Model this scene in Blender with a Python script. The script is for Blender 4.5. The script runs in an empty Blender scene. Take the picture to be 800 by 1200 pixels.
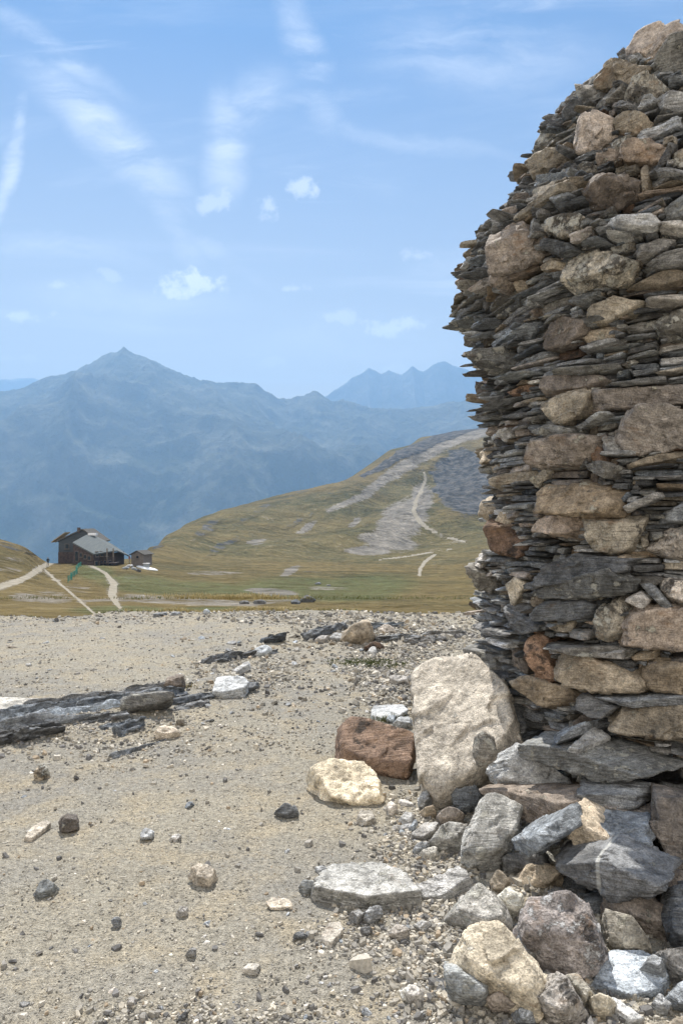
import bpy, math
import numpy as np
from mathutils import Vector, Matrix

rng = np.random.default_rng(7)
F = 867.0                      # focal length of the photograph in its own pixels
HY = 610.0                     # height of the horizon in it
EYE = 1.6
SC = bpy.context.scene
COL = SC.collection

# ------------------------------------------------------------------ noise
def _hash(ix, iy, iz, seed):
    h = (ix.astype(np.int64)*374761393 + iy.astype(np.int64)*668265263 + iz.astype(np.int64)*2147483647 + seed*1274126177) & 0xFFFFFFFF
    h = ((h ^ (h >> 13)) * 1274126177) & 0xFFFFFFFF
    h = ((h ^ (h >> 16)) * 2246822519) & 0xFFFFFFFF
    h = h ^ (h >> 15)
    return (h & 0xFFFFFF) / float(0xFFFFFF) * 2 - 1

def vn(p, seed=0):
    f = np.floor(p); t = p - f
    i = f.astype(np.int64)
    w = t*t*t*(t*(t*6-15)+10)
    r = 0
    for dx in (0, 1):
        wx = w[..., 0] if dx else 1-w[..., 0]
        for dy in (0, 1):
            wy = w[..., 1] if dy else 1-w[..., 1]
            for dz in (0, 1):
                wz = w[..., 2] if dz else 1-w[..., 2]
                r = r + _hash(i[..., 0]+dx, i[..., 1]+dy, i[..., 2]+dz, seed)*wx*wy*wz
    return r

def fbm(p, octv=4, seed=0, gain=.5, lac=2.03):
    a, s, r = 1.0, 0.0, 0
    for o in range(octv):
        r = r + a*vn(p*(lac**o), seed+o*17); s += a; a *= gain
    return r/s

def ridged(p, octv=5, seed=0, gain=.5):
    a, s, r = 1.0, 0.0, 0
    for o in range(octv):
        r = r + a*(1-np.abs(vn(p*(2.05**o), seed+o*31))*2); s += a; a *= gain
    return r/s

def sstep(a, b, x):
    t = np.clip((x-a)/(b-a), 0, 1)
    return t*t*(3-2*t)

# ------------------------------------------------------------------ objects
def tag(o, label=None, cat=None, group=None, kind=None):
    if label: o['label'] = label
    if cat: o['category'] = cat
    if group: o['group'] = group
    if kind: o['kind'] = kind
    return o

def empty(name, loc, label=None, cat=None, group=None):
    o = bpy.data.objects.new(name, None); COL.objects.link(o)
    o.location = loc; o.empty_display_size = .2
    return tag(o, label, cat, group)

def link_mesh(name, V, faces_idx, loops, mats, parent=None, loc=None, smooth=True, attrs=None, matidx=None):
    """V (n,3); faces_idx = loop counts per face; loops = flat vertex indices."""
    me = bpy.data.meshes.new(name)
    V = np.asarray(V, dtype=np.float64)
    if loc is None: loc = np.zeros(3)
    loc = np.asarray(loc, float)
    V = V - loc
    nf = len(faces_idx)
    me.vertices.add(len(V)); me.vertices.foreach_set('co', V.ravel().astype(np.float32))
    me.loops.add(len(loops)); me.loops.foreach_set('vertex_index', np.asarray(loops, np.int32))
    me.polygons.add(nf)
    st = np.zeros(nf, np.int32); st[1:] = np.cumsum(faces_idx)[:-1]
    me.polygons.foreach_set('loop_start', st)
    me.polygons.foreach_set('use_smooth', np.full(nf, smooth, dtype=bool))
    for m in (mats if isinstance(mats, (list, tuple)) else [mats]): me.materials.append(m)
    if matidx is not None: me.polygons.foreach_set('material_index', np.asarray(matidx, np.int32))
    if attrs:
        for k, a in attrs.items():
            if a.shape[1] == 3:
                at = me.attributes.new(k, 'FLOAT_VECTOR', 'POINT'); at.data.foreach_set('vector', a.ravel().astype(np.float32))
            else:
                at = me.attributes.new(k, 'FLOAT_COLOR', 'POINT'); at.data.foreach_set('color', a.ravel().astype(np.float32))
    me.update(calc_edges=True); me.validate()
    o = bpy.data.objects.new(name, me); COL.objects.link(o)
    if parent is not None:
        o.parent = parent; o.location = Vector(loc) - parent.location
    else:
        o.location = loc
    return o

def grid_mesh(name, X, Y, Z, mats, attrs=None, matidx=None, **k):
    n, m = X.shape
    V = np.stack([X, Y, Z], -1).reshape(-1, 3)
    idx = np.arange(n*m).reshape(n, m)
    q = np.stack([idx[:-1, :-1], idx[:-1, 1:], idx[1:, 1:], idx[1:, :-1]], -1).reshape(-1, 4)
    return link_mesh(name, V, np.full(len(q), 4), q.ravel(), mats, attrs=attrs, matidx=matidx, **k)

# ------------------------------------------------------------------ materials
def new_mat(name):
    m = bpy.data.materials.new(name); m.use_nodes = True
    nt = m.node_tree; nt.nodes.clear()
    return m, nt

class NB:
    """tiny node builder"""
    def __init__(s, nt): s.nt = nt
    def n(s, t, **k):
        nd = s.nt.nodes.new(t)
        for a, b in k.items(): setattr(nd, a, b)
        return nd
    def put(s, sock, v):
        if isinstance(v, bpy.types.NodeSocket): s.nt.links.new(v, sock)
        elif isinstance(v, (tuple, list)) and len(v) == 3 and sock.type == 'RGBA': sock.default_value = (*v, 1)
        else: sock.default_value = v
    def attr(s, name, out='Vector'):
        return s.n('ShaderNodeAttribute', attribute_name=name).outputs[out]
    def geo_pos(s): return s.n('ShaderNodeNewGeometry').outputs['Position']
    def vscale(s, v, sc):
        nd = s.n('ShaderNodeVectorMath', operation='MULTIPLY'); s.put(nd.inputs[0], v); nd.inputs[1].default_value = sc if isinstance(sc, tuple) else (sc,)*3
        return nd.outputs[0]
    def noise(s, v, scale, detail=4, rough=.55, out='Fac', dist=0.0):
        nd = s.n('ShaderNodeTexNoise'); s.put(nd.inputs['Vector'], v)
        nd.inputs['Scale'].default_value = scale; nd.inputs['Detail'].default_value = detail
        nd.inputs['Roughness'].default_value = rough; nd.inputs['Distortion'].default_value = dist
        return nd.outputs[out]
    def voro(s, v, scale, feature='F1', out='Distance', rnd=1.0):
        nd = s.n('ShaderNodeTexVoronoi', feature=feature); s.put(nd.inputs['Vector'], v)
        nd.inputs['Scale'].default_value = scale; nd.inputs['Randomness'].default_value = rnd
        return nd.outputs[out]
    def mr(s, v, a, b, c=0.0, d=1.0, smooth=False):
        nd = s.n('ShaderNodeMapRange', interpolation_type='SMOOTHSTEP' if smooth else 'LINEAR'); s.put(nd.inputs[0], v)
        for i, x in enumerate((a, b, c, d)): s.put(nd.inputs[i+1], x)
        return nd.outputs[0]
    def math(s, op, a, b=0.0, clamp=False):
        nd = s.n('ShaderNodeMath', operation=op, use_clamp=clamp); s.put(nd.inputs[0], a); s.put(nd.inputs[1], b)
        return nd.outputs[0]
    def mix(s, f, a, b, mode='MIX'):
        nd = s.n('ShaderNodeMix', data_type='RGBA', blend_type=mode)
        s.put(nd.inputs[0], f); s.put(nd.inputs[6], a); s.put(nd.inputs[7], b)
        return nd.outputs[2]
    def sc(s, col, f):           # colour times a float
        nd = s.n('ShaderNodeVectorMath', operation='SCALE'); s.put(nd.inputs[0], col); s.put(nd.inputs[3], f)
        return nd.outputs[0]
    def bump(s, h, strength, dist, nrm=None):
        nd = s.n('ShaderNodeBump'); s.put(nd.inputs['Height'], h)
        nd.inputs['Strength'].default_value = strength; nd.inputs['Distance'].default_value = dist
        if nrm is not None: s.put(nd.inputs['Normal'], nrm)
        return nd.outputs[0]
    def out(s, col, rough=.85, nrm=None, spec=.3, metallic=0.0):
        b = s.n('ShaderNodeBsdfPrincipled'); s.put(b.inputs['Base Color'], col); s.put(b.inputs['Roughness'], rough)
        b.inputs['Specular IOR Level'].default_value = spec; b.inputs['Metallic'].default_value = metallic
        if nrm is not None: s.put(b.inputs['Normal'], nrm)
        o = s.n('ShaderNodeOutputMaterial'); s.nt.links.new(b.outputs[0], o.inputs[0])
        return b

def stone_mat(name, lam=0.0, lich=0.0, lichcol=(.42, .40, .33), rust=0.0, dark=0.0, cracks=0.0, bmp=1.0, pits=0.0, vein=0.0):
    m, nt = new_mat(name); b = NB(nt)
    v = b.attr('rc'); tint = b.attr('tint', 'Color')
    big = b.noise(v, 5, 5, .6)
    med = b.noise(v, 22, 6, .65)
    fine = b.noise(v, 130, 3, .6)
    col = b.sc(tint, b.mr(big, .3, .7, .6, 1.42))
    col = b.sc(col, b.mr(med, .32, .68, .52, 1.48))
    col = b.sc(col, b.mr(fine, .3, .7, .6, 1.4))
    h = b.math('ADD', b.math('MULTIPLY', med, 1.0), b.math('MULTIPLY', fine, .28))
    h = b.math('ADD', h, b.math('MULTIPLY', big, 1.2))
    if lam > 0:
        lv = b.vscale(v, (1, 1, 11))
        l1 = b.noise(lv, 9, 5, .7, dist=.3)
        lv2 = b.vscale(v, (1, 1, 24)); l2 = b.noise(lv2, 7, 2, .5)
        col = b.sc(col, b.mr(l1, .32, .68, 1-.42*lam, 1+.42*lam))
        h = b.math('ADD', h, b.math('MULTIPLY', l1, 2.2*lam)); h = b.math('ADD', h, b.math('MULTIPLY', l2, 1.3*lam))
    if rust > 0:
        r = b.noise(b.vscale(v, (1, 1, 2.2)), 4.1, 6, .7)
        rf = b.mr(r, .62-.22*rust, .80-.2*rust, 0, .75, True)
        col = b.mix(rf, col, b.sc(b.mix(med, (.17, .09, .05), (.34, .22, .12)), 1.0))
    if dark > 0:
        d = b.noise(v, 7.3, 7, .72)
        df = b.mr(d, .64-.2*dark, .72-.18*dark, 0, .8, True)
        col = b.mix(df, col, (.028, .027, .026))
    if lich > 0:
        l = b.noise(v, 10.7, 8, .74)
        blot = b.voro(v, 26, 'SMOOTH_F1')
        lf = b.mr(b.math('SUBTRACT', l, b.math('MULTIPLY', blot, .12)), .60-.2*lich, .64-.2*lich, 0, .85, True)
        col = b.mix(lf, col, b.sc(lichcol, b.mr(fine, .3, .7, .75, 1.2)))
        h = b.math('ADD', h, b.math('MULTIPLY', lf, .35))
    if cracks > 0:
        cv = b.n('ShaderNodeVectorMath', operation='ADD'); b.put(cv.inputs[0], v)
        b.put(cv.inputs[1], b.sc(b.noise(v, 6, 3, .5, 'Color'), .12))
        e = b.voro(cv.outputs[0], 7.5, 'DISTANCE_TO_EDGE')
        cf = b.mr(e, 0, .035, 1, 0); cf = b.math('MULTIPLY', cf, b.mr(big, .42, .6, 0, cracks))
        col = b.mix(b.math('MULTIPLY', cf, .7), col, (.03, .025, .02))
        h = b.math('SUBTRACT', h, b.math('MULTIPLY', cf, 1.3))
    if pits > 0:
        p = b.voro(v, 40, 'SMOOTH_F1'); pf = b.mr(p, .05, .4, 0, 1)
        h = b.math('ADD', h, b.math('MULTIPLY', pf, -2.0*pits)); col = b.sc(col, b.mr(pf, 0, 1, 1.15, 1-.35*pits))
    if vein > 0:
        w = b.n('ShaderNodeTexWave', wave_type='BANDS', bands_direction='X'); b.put(w.inputs['Vector'], v)
        w.inputs['Scale'].default_value = .9; w.inputs['Distortion'].default_value = 2.2; w.inputs['Detail'].default_value = 2; w.inputs['Detail Scale'].default_value = 1.3
        col = b.mix(b.mr(w.outputs['Fac'], .992, .999, 0, vein), col, (.55, .55, .52))
    nrm = b.bump(h, 1.0, .017*bmp)
    b.out(col, b.mr(fine, .3, .7, .72, .95), nrm, .28)
    return m

MAT = {}
def build_stone_mats():
    MAT['slate'] = stone_mat('slate_rock', lam=1.0, lich=.14, rust=.12, lichcol=(.36, .36, .34))
    MAT['slatelichen'] = stone_mat('slate_with_lichen', lam=.6, lich=.5, rust=.1, lichcol=(.46, .45, .40))
    MAT['vein'] = stone_mat('veined_slate', lam=.25, lich=.05, rust=.12, vein=.7)
    MAT['brown'] = stone_mat('brown_gneiss', lam=.25, lich=.22, rust=.3, dark=.3, cracks=0)
    MAT['tan'] = stone_mat('tan_sandstone', lam=.35, lich=.25, rust=.3, dark=.25, cracks=0, lichcol=(.5, .47, .38))
    MAT['lichen'] = stone_mat('lichen_covered_rock', lam=.1, lich=.75, dark=.75, rust=.1, pits=.12, bmp=1.4, lichcol=(.5, .49, .44))
    MAT['rust'] = stone_mat('rusty_rock', lam=.4, lich=.05, rust=.5, dark=.5, bmp=1.4)
    MAT['pale'] = stone_mat('pale_limestone', lam=.1, lich=.15, rust=.04, dark=.1, cracks=0, bmp=2.0, lichcol=(.6, .58, .52))
    MAT['beige'] = stone_mat('beige_rock', lam=.05, lich=.1, rust=.3, dark=.05, bmp=1.6, lichcol=(.66, .62, .54))
    MAT['mottled'] = stone_mat('mottled_rock', lam=.05, lich=.62, rust=.35, dark=.5, pits=.1, bmp=2.2, lichcol=(.60, .60, .60))
    MAT['white'] = stone_mat('white_quartz_slate', lam=.5, lich=.0, dark=.12)
    MAT['porous'] = stone_mat('porous_rock', lich=.3, dark=.5, rust=.25, pits=.25, bmp=2.6, lichcol=(.55, .53, .48))
TINT = {'slate': (.235, .242, .248), 'slatelichen': (.23, .227, .215), 'vein': (.19, .203, .22), 'brown': (.29, .25, .215), 'tan': (.40, .345, .27),
        'lichen': (.33, .30, .25), 'rust': (.31, .215, .16), 'pale': (.60, .545, .465), 'white': (.62, .60, .57), 'porous': (.43, .40, .365), 'beige': (.62, .52, .385), 'mottled': (.36, .33, .32)}

# ------------------------------------------------------------------ one stone
_cs = {}
def cubesphere(n):
    if n in _cs: return _cs[n]
    t = np.tan(np.linspace(-1, 1, n+1)*math.pi/4)
    vid = {}; V = []; Q = []
    for ax in range(3):
        for sg in (-1, 1):
            idx = np.zeros((n+1, n+1), int)
            for i in range(n+1):
                for j in range(n+1):
                    p = [0, 0, 0]; p[ax] = sg; p[(ax+1) % 3] = t[i]; p[(ax+2) % 3] = t[j]
                    key = tuple(round(c, 5) for c in p)
                    if key not in vid: vid[key] = len(V); V.append(p)
                    idx[i, j] = vid[key]
            for i in range(n):
                for j in range(n):
                    q = [idx[i, j], idx[i+1, j], idx[i+1, j+1], idx[i, j+1]]
                    Q.append(q if sg > 0 else q[::-1])
    V = np.array(V, float); V /= np.linalg.norm(V, axis=1)[:, None]
    _cs[n] = (V, np.array(Q)); return _cs[n]

def stone_geo(poly, df, db, n, r, rnd=12, amp=.06, cuts=4, edge_tilt=.25, front_tilt=.15, rag=0.0, lamstep=0.0, facets=1.0):
    """closed stone whose outline in the u,v plane is the convex polygon; thickness df in front, db behind. returns local V (u,v,w), Q, centroid"""
    P = np.array(poly, float)
    x, y = P[:, 0], P[:, 1]; x1, y1 = np.roll(x, -1), np.roll(y, -1)
    cr = x*y1-x1*y; A = cr.sum()/2
    if A < 0: return stone_geo(poly[::-1], df, db, n, r, rnd, amp, cuts, edge_tilt, front_tilt, rag, lamstep, facets)
    c = np.array([((x+x1)*cr).sum(), ((y+y1)*cr).sum()])/(6*A)
    Q2 = P-c
    pl = []; ds = []
    for i in range(len(Q2)):
        a, b2 = Q2[i], Q2[(i+1) % len(Q2)]
        e = b2-a; L = np.hypot(*e)
        if L < 1e-5: continue
        nn = np.array([e[1], -e[0]])/L; d = nn@a
        if d < 1e-4: d = 1e-3
        t = r.uniform(-.3, 1)*edge_tilt
        N = np.array([nn[0], nn[1], t]); s = np.linalg.norm(N)
        pl.append(N/s); ds.append((d + max(0, t)*df*.35)/s)
    a_, b_ = np.abs(Q2[:, 0]).max(), np.abs(Q2[:, 1]).max()
    N = np.array([r.normal()*front_tilt*min(1, df/a_), r.normal()*front_tilt, 1]); N /= np.linalg.norm(N); pl.append(N); ds.append(df)
    N = np.array([r.normal()*.1, r.normal()*.1, -1]); N /= np.linalg.norm(N); pl.append(N); ds.append(db)
    mn = min(a_, b_)
    for k in range(cuts):
        ang = r.uniform(0, 2*math.pi)
        N = np.array([math.cos(ang)/a_*mn, math.sin(ang)/b_*mn, r.uniform(.3, 1.2)*mn/max(df, 1e-3)*.5]); N /= np.linalg.norm(N)
        sup = (Q2@N[:2]).max() + df*N[2]
        pl.append(N); ds.append(sup*(r.uniform(.66, .9) if df > .4*mn else r.uniform(.9, .98)))
    pl = np.array(pl); ds = np.array(ds)
    D, Q = cubesphere(n)
    cdep = (df+db)/2
    D = D*np.array([a_, b_, cdep])
    inv = np.maximum(D@pl.T, 0)/ds           # (N,k)
    t = (inv**rnd).sum(1)**(-1.0/rnd)
    V = D*t[:, None]
    size = min(a_, b_, cdep*1.4)
    if amp > 0:
        off = r.uniform(0, 100, 3)
        nd = D/np.linalg.norm(D, axis=1)[:, None]
        s1 = size*1.3
        d = fbm(V/s1+off, 3, 3)*.9 - np.maximum(0, ridged(V/(s1*1.1)+off+9, 2, 5)-.5)*.8
        V = V + nd*(d*amp*size*1.6)[:, None]
        if n >= 14:
            V = V + nd*(fbm(V/(s1*.25)+off, 3, 8)*amp*size*.45)[:, None]
    # cleaved facets: each patch of the surface tilts its own way
    if n >= 5 and facets > 0:
        K = int(np.clip(n*n*.10, 6, 90)); pts = V[r.integers(0, len(V), K)]
        sc_ = np.array([1, 1.6 if size < a_*.5 else 1, 1]); dd = ((V[:, None, :]-pts[None])*sc_)
        k_ = (dd**2).sum(-1).argmin(1)
        g = r.normal(0, 1, (K, 3)); off_ = r.normal(0, 1, K)
        disp = ((V-pts[k_])*g[k_]).sum(1)*.16*facets + off_[k_]*size*.030*facets
        V = V + (V/np.linalg.norm(V, axis=1)[:, None])*np.clip(disp, -.16*size, .13*size)[:, None]
    if rag > 0:      # broken outline that varies from layer to layer
        off = r.uniform(0, 100, 3)
        q = np.stack([np.floor(V[:, 1]/lamstep+vn(V/(.12)+off, 2)*.5) if lamstep else V[:, 1]/size, V[:, 0]*0, V[:, 0]*0], 1)
        ang = np.arctan2(V[:, 2], V[:, 0])
        q[:, 1] = np.cos(ang)*1.5; q[:, 2] = np.sin(ang)*1.5
        k = 1+rag*vn(q*1.3+off, 4)
        V[:, 0] *= k; V[:, 2] *= k
    return V, Q, c

def frame_from(N, up=(0, 0, 1)):
    N = np.array(N, float); N /= np.linalg.norm(N)
    U = np.cross(up, N); U /= np.linalg.norm(U)
    W = np.cross(N, U)
    return U, W, N       # u right (seen from the front), v up, n front

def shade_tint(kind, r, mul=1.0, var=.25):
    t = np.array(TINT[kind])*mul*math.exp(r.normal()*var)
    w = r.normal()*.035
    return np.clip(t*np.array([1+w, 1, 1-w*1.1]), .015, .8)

class Pile:
    """collects many stones as one mesh"""
    def __init__(s): s.V, s.Q, s.rc, s.t, s.mi, s.n = [], [], [], [], [], 0; s.kinds = []
    def add(s, V, Q, rc, tint, kind):
        s.V.append(V); s.Q.append(Q+s.n); s.rc.append(rc); s.t.append(np.tile([*tint, 1], (len(V), 1)))
        if kind not in s.kinds: s.kinds.append(kind)
        s.mi.append(np.full(len(Q), s.kinds.index(kind))); s.n += len(V)
    def build(s, name, parent=None, loc=None, smooth=True):
        Q = np.concatenate(s.Q)
        return link_mesh(name, np.concatenate(s.V), np.full(len(Q), 4), Q.ravel(), [MAT[k] for k in s.kinds], parent, loc, smooth,
                         {'rc': np.concatenate(s.rc), 'tint': np.concatenate(s.t)}, np.concatenate(s.mi))

def make_rc(V, r, axis='v', tilt=.12):
    """texture coordinates in metres; the third one runs across the rock's layers"""
    a = V[:, [0, 2, 1]] if axis == 'v' else V[:, [0, 1, 2]]
    R = np.eye(3); t1, t2 = r.normal(0, tilt, 2)
    R[2, 0] = t1; R[2, 1] = t2
    return a@R.T + r.uniform(0, 60, 3)

def px_ray(px, py): return (px-400)/F, (HY-py)/F
# ================================================================== the plateau
CX, CY = 2.12, 4.75            # axis of the cairn
def G(x, y):
    x = np.asarray(x, float); y = np.asarray(y, float)
    p = np.stack([x, y, x*0], -1)
    z = .035*fbm(p/1.7+3, 3, 5)*sstep(1, 5, y) + .017*fbm(p/.35, 3, 6)
    r = np.hypot(x-CX, y-CY)
    z = z + .16*sstep(1.75, 1.1, r)                        # rubble apron swept up round the foot
    z = z + .05*np.exp(-(((x+2.0)*.65+(y-6.1)*-.5)**2)/.15)*sstep(9, 6, y)*sstep(1.0, -1.2, x)
    z = z + .07*fbm(p/2.3+9, 3, 15)*sstep(8, 11.5, y)
    edge = 12.6 + .5*vn(np.stack([x/3, x*0, x*0], -1), 4) + .45*vn(np.stack([x/.8, x*0, x*0], -1), 9) + .05*np.clip(x, -8, 8)
    z = z - .20*np.maximum(0, y-edge)**1.35
    return z

def gpt(px, py):
    """pixel on the plateau -> point of the ground"""
    s, t = px_ray(px, py)
    Y = EYE/-t
    for _ in range(12):
        Y = (EYE-float(G(s*Y, Y)))/-t
    return np.array([s*Y, Y, float(G(s*Y, Y))])

def ground_material():
    m, nt = new_mat('gravel_soil'); b = NB(nt)
    v = b.geo_pos()
    big = b.noise(v, .55, 5, .6); mid = b.noise(v, 3.2, 6, .65); fin = b.noise(v, 38, 5, .7); grit = b.noise(v, 150, 3, .7)
    col = b.mix(b.mr(big, .42, .58), (.37, .338, .272), (.31, .292, .255))
    col = b.mix(b.mr(mid, .47, .66, 0, .85), col, (.42, .36, .26))
    w = b.n('ShaderNodeVectorMath', operation='ADD'); b.put(w.inputs[0], v); b.put(w.inputs[1], b.sc(b.noise(v, 30, 2, .5, 'Color'), .02))
    wv = b.vscale(w.outputs[0], (1, 1.25, 1))
    h = None
    for sc_, lo, hi, amt in ((150, .10, .5, .55), (62, .1, .42, .75), (27, .08, .30, .8)):
        vc = b.n('ShaderNodeTexVoronoi', feature='F1'); b.put(vc.inputs['Vector'], wv); vc.inputs['Scale'].default_value = sc_
        g = b.n('ShaderNodeSeparateColor'); b.put(g.inputs[0], vc.outputs['Color'])
        have = b.mr(g.outputs[1], {150: .35, 62: .55, 27: .8}[sc_], {150: .36, 62: .56, 27: .81}[sc_])       # only some cells carry a pebble
        body = b.mr(vc.outputs['Distance'], lo, hi, 1, 0, True)
        f = b.math('MULTIPLY', have, b.mr(body, .25, .5))
        pc = b.mix(g.outputs[0], (.27, .255, .225), (.56, .52, .44))
        pc = b.mix(b.mr(g.outputs[2], .8, .9), pc, (.19, .18, .165))
        col = b.mix(b.math('MULTIPLY', f, amt), col, pc)
        hh = b.math('MULTIPLY', b.math('MULTIPLY', have, body), {150: .25, 62: .5, 27: .9}[sc_])
        h = hh if h is None else b.math('MAXIMUM', h, hh)
    col = b.sc(col, b.mr(fin, .3, .7, .62, 1.3)); col = b.sc(col, b.mr(grit, .3, .7, .62, 1.3))
    h = b.math('ADD', h, b.math('MULTIPLY', fin, .8)); h = b.math('ADD', h, b.math('MULTIPLY', grit, .22))
    b.out(col, .95, b.bump(h, 1.0, .022), .15)
    return m

def build_ground():
    xs = np.concatenate([-np.geomspace(60, 7, 14), np.linspace(-6.8, 6.8, 420), np.geomspace(7, 60, 14)])
    ys = np.concatenate([-np.geomspace(60, 2, 10), np.linspace(-1.8, 1.4, 8), np.geomspace(1.5, 17.5, 520)])
    X, Y = np.meshgrid(xs, ys)
    Z = G(X, Y)
    P = np.stack([X, Y, X*0], -1)
    Z = Z + .007*fbm(P/.09, 3, 21)*(Y > 0)
    Z = np.where(Y > 15.5, Z-1.2*(Y-15.5), Z)
    tag(grid_mesh('ground', X, Y, Z, ground_material()), kind='structure')

# ================================================================== hillside beyond it
YN = np.array([13, 25, 45, 70, 100, 138, 180, 240, 320, 420, 520, 650, 800, 950, 1200, 2400], float)
COLS = {
 -900: [735, 726, 715, 690, 640, 590, 560, 560, 620, 700, 760, 800, 800, 780, 760, 720],
 -400: [735, 724, 708, 686, 648, 605, 590, 620, 700, 760, 800, 820, 800, 780, 760, 720],
 -150: [735, 723, 706, 686, 650, 618, 625, 680, 760, 820, 860, 850, 800, 780, 760, 720],
 0:   [735, 722, 706, 687, 652, 632, 652, 740, 850, 900, 900, 850, 800, 780, 760, 720],
 30:  [735, 722, 707, 690, 664, 641, 655, 735, 840, 890, 890, 850, 800, 780, 760, 720],
 56:  [735, 722, 708, 694, 678, 662, 662, 740, 830, 880, 880, 850, 800, 780, 760, 720],
 100: [735, 722, 709, 698, 680, 661, 664, 730, 820, 870, 870, 840, 800, 780, 760, 720],
 150: [735, 722, 710, 700, 682, 663, 654, 680, 760, 820, 840, 820, 800, 780, 760, 720],
 171: [735, 722, 710, 701, 684, 668, 657, 649, 642, 660, 690, 740, 780, 780, 760, 720],
 193: [735, 722, 711, 702, 687, 672, 661, 652, 636, 626, 640, 680, 740, 750, 750, 720],
 215: [735, 722, 712, 703, 689, 675, 664, 655, 638, 616, 614, 640, 700, 740, 750, 720],
 237: [735, 722, 712, 703, 690, 676, 666, 657, 641, 614, 603, 620, 700, 740, 750, 720],
 259: [735, 722, 712, 704, 691, 677, 667, 658, 643, 615, 595, 600, 680, 740, 750, 720],
 297: [735, 722, 712, 704, 692, 678, 668, 659, 643, 616, 593, 586, 640, 720, 740, 720],
 341: [735, 722, 713, 705, 693, 680, 669, 659, 643, 617, 592, 575, 610, 690, 740, 720],
 391: [735, 722, 714, 706, 694, 682, 671, 661, 645, 618, 590, 564, 572, 640, 700, 710],
 418: [735, 722, 714, 706, 694, 682, 671, 661, 645, 618, 589, 560, 553, 600, 670, 705],
 437: [735, 722, 714, 707, 695, 683, 672, 661, 645, 618, 588, 557, 539, 560, 650, 700],
 457: [735, 722, 714, 707, 695, 683, 672, 661, 645, 617, 587, 554, 523, 545, 640, 695],
 490: [735, 723, 715, 708, 696, 684, 673, 661, 644, 616, 586, 550, 518, 512, 600, 690],
 530: [736, 726, 717, 709, 697, 684, 672, 659, 641, 612, 582, 546, 514, 503, 560, 660],
 570: [738, 729, 720, 710, 696, 682, 668, 654, 636, 607, 577, 540, 508, 498, 540, 640],
 640: [742, 732, 722, 710, 694, 676, 660, 645, 626, 598, 570, 534, 502, 490, 520, 640],
 800: [748, 736, 722, 705, 684, 664, 645, 628, 608, 580, 552, 520, 490, 476, 500, 620],
 1200: [755, 735, 710, 685, 660, 640, 620, 600, 580, 555, 530, 500, 475, 465, 500, 600]}
_cp = np.array(sorted(COLS)); _ct = np.array([COLS[c] for c in _cp], float)
_cz = EYE-(_ct-HY)/F*YN[None, :]                    # heights in metres at the control points
NS, NY = 900, 620
_S = np.concatenate([np.linspace(-1.7, -.62, 90, endpoint=False), np.linspace(-.62, .34, NS-160), np.linspace(.34, 1.1, 71)[1:]])
_Y = np.geomspace(13, 2400, NY)
def _surface():
    lY = np.log(YN)
    a = np.array([np.interp(np.log(_Y), lY, r) for r in _cz])              # cols x Y
    pxs = 400+F*_S
    Z = np.array([np.interp(pxs, _cp, a[:, j]) for j in range(len(_Y))])    # Y x S
    for ax, w in ((0, 9), (1, 13)):
        k = np.hanning(w+2)[1:-1]; k /= k.sum()
        pad = [(0, 0), (0, 0)]; pad[ax] = (w//2, w//2)
        Zp = np.pad(Z, pad, mode='edge')
        Z = sum(k[i]*np.take(Zp, np.arange(i, i+Z.shape[ax]), axis=ax) for i in range(w))
    Y2, S2 = np.meshgrid(_Y, _S, indexing='ij'); X2 = S2*Y2
    P = np.stack([X2, Y2, X2*0], -1)
    # spurs and gullies run down towards the near left
    th = math.radians(40); u = X2*math.cos(th)+Y2*math.sin(th); w = -X2*math.sin(th)+Y2*math.cos(th)
    Q = np.stack([u/330, w/75, X2*0], -1)
    far = sstep(180, 420, Y2)*sstep(-.3, -.2, S2)
    pyy = HY-F*(Z-EYE)/Y2; crest = np.where(Y2 > 200, pyy, 9e9).min(0)[None]
    low = .10+.90*sstep(2, 40, pyy-crest)
    th2 = math.radians(62); u2 = X2*math.cos(th2)+Y2*math.sin(th2); w2 = -X2*math.sin(th2)+Y2*math.cos(th2)
    Z = Z - far*low*15.0*(1-ridged(np.stack([u2/620, w2/150, X2*0], -1)+2.2, 3, 61))*np.clip(Y2/650, .3, 1.3)
    Z = Z + far*low*(9.0*(ridged(Q+7.3, 4, 40)-.45) + 1.6*fbm(P/45, 4, 41))*np.clip(Y2/650, .5, 1.25)
    mid = sstep(20, 80, Y2)
    Z = Z + mid*(.45*fbm(P/14, 4, 42))*np.clip(Y2/140, .3, 2) + mid*.15*fbm(P/4, 3, 43)
    Z = Z - .25*sstep(20, 13, Y2)
    rock = low*sstep(.05, .17, S2)*sstep(480, 620, Y2)*sstep(1150, 900, Y2)
    Z = Z + rock*5.0*(ridged(P/38+3, 5, 44)-.5)
    return X2, Y2, Z
HX, HYY, HZ = _surface()
def hz(s, Y):
    fi = np.interp(np.log(Y), np.log(_Y), np.arange(NY)); fj = np.interp(s, _S, np.arange(len(_S)))
    i = int(min(fi, NY-2)); j = int(min(fj, len(_S)-2)); a, b = fi-i, fj-j
    return (HZ[i, j]*(1-a)*(1-b)+HZ[i+1, j]*a*(1-b)+HZ[i, j+1]*(1-a)*b+HZ[i+1, j+1]*a*b)
def hpt(px, py, y0=22, y1=1500):
    """first point of the hillside seen through a pixel"""
    s, t = px_ray(px, py)
    for Y in np.geomspace(y0, y1, 900):
        if hz(s, Y) >= EYE+t*Y: return np.array([s*Y, Y, hz(s, Y)])
    Y = 150.; return np.array([s*Y, Y, hz(s, Y)])
def hat(px, Y):
    s = (px-400)/F; return np.array([s*Y, Y, hz(s, Y)])

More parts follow.
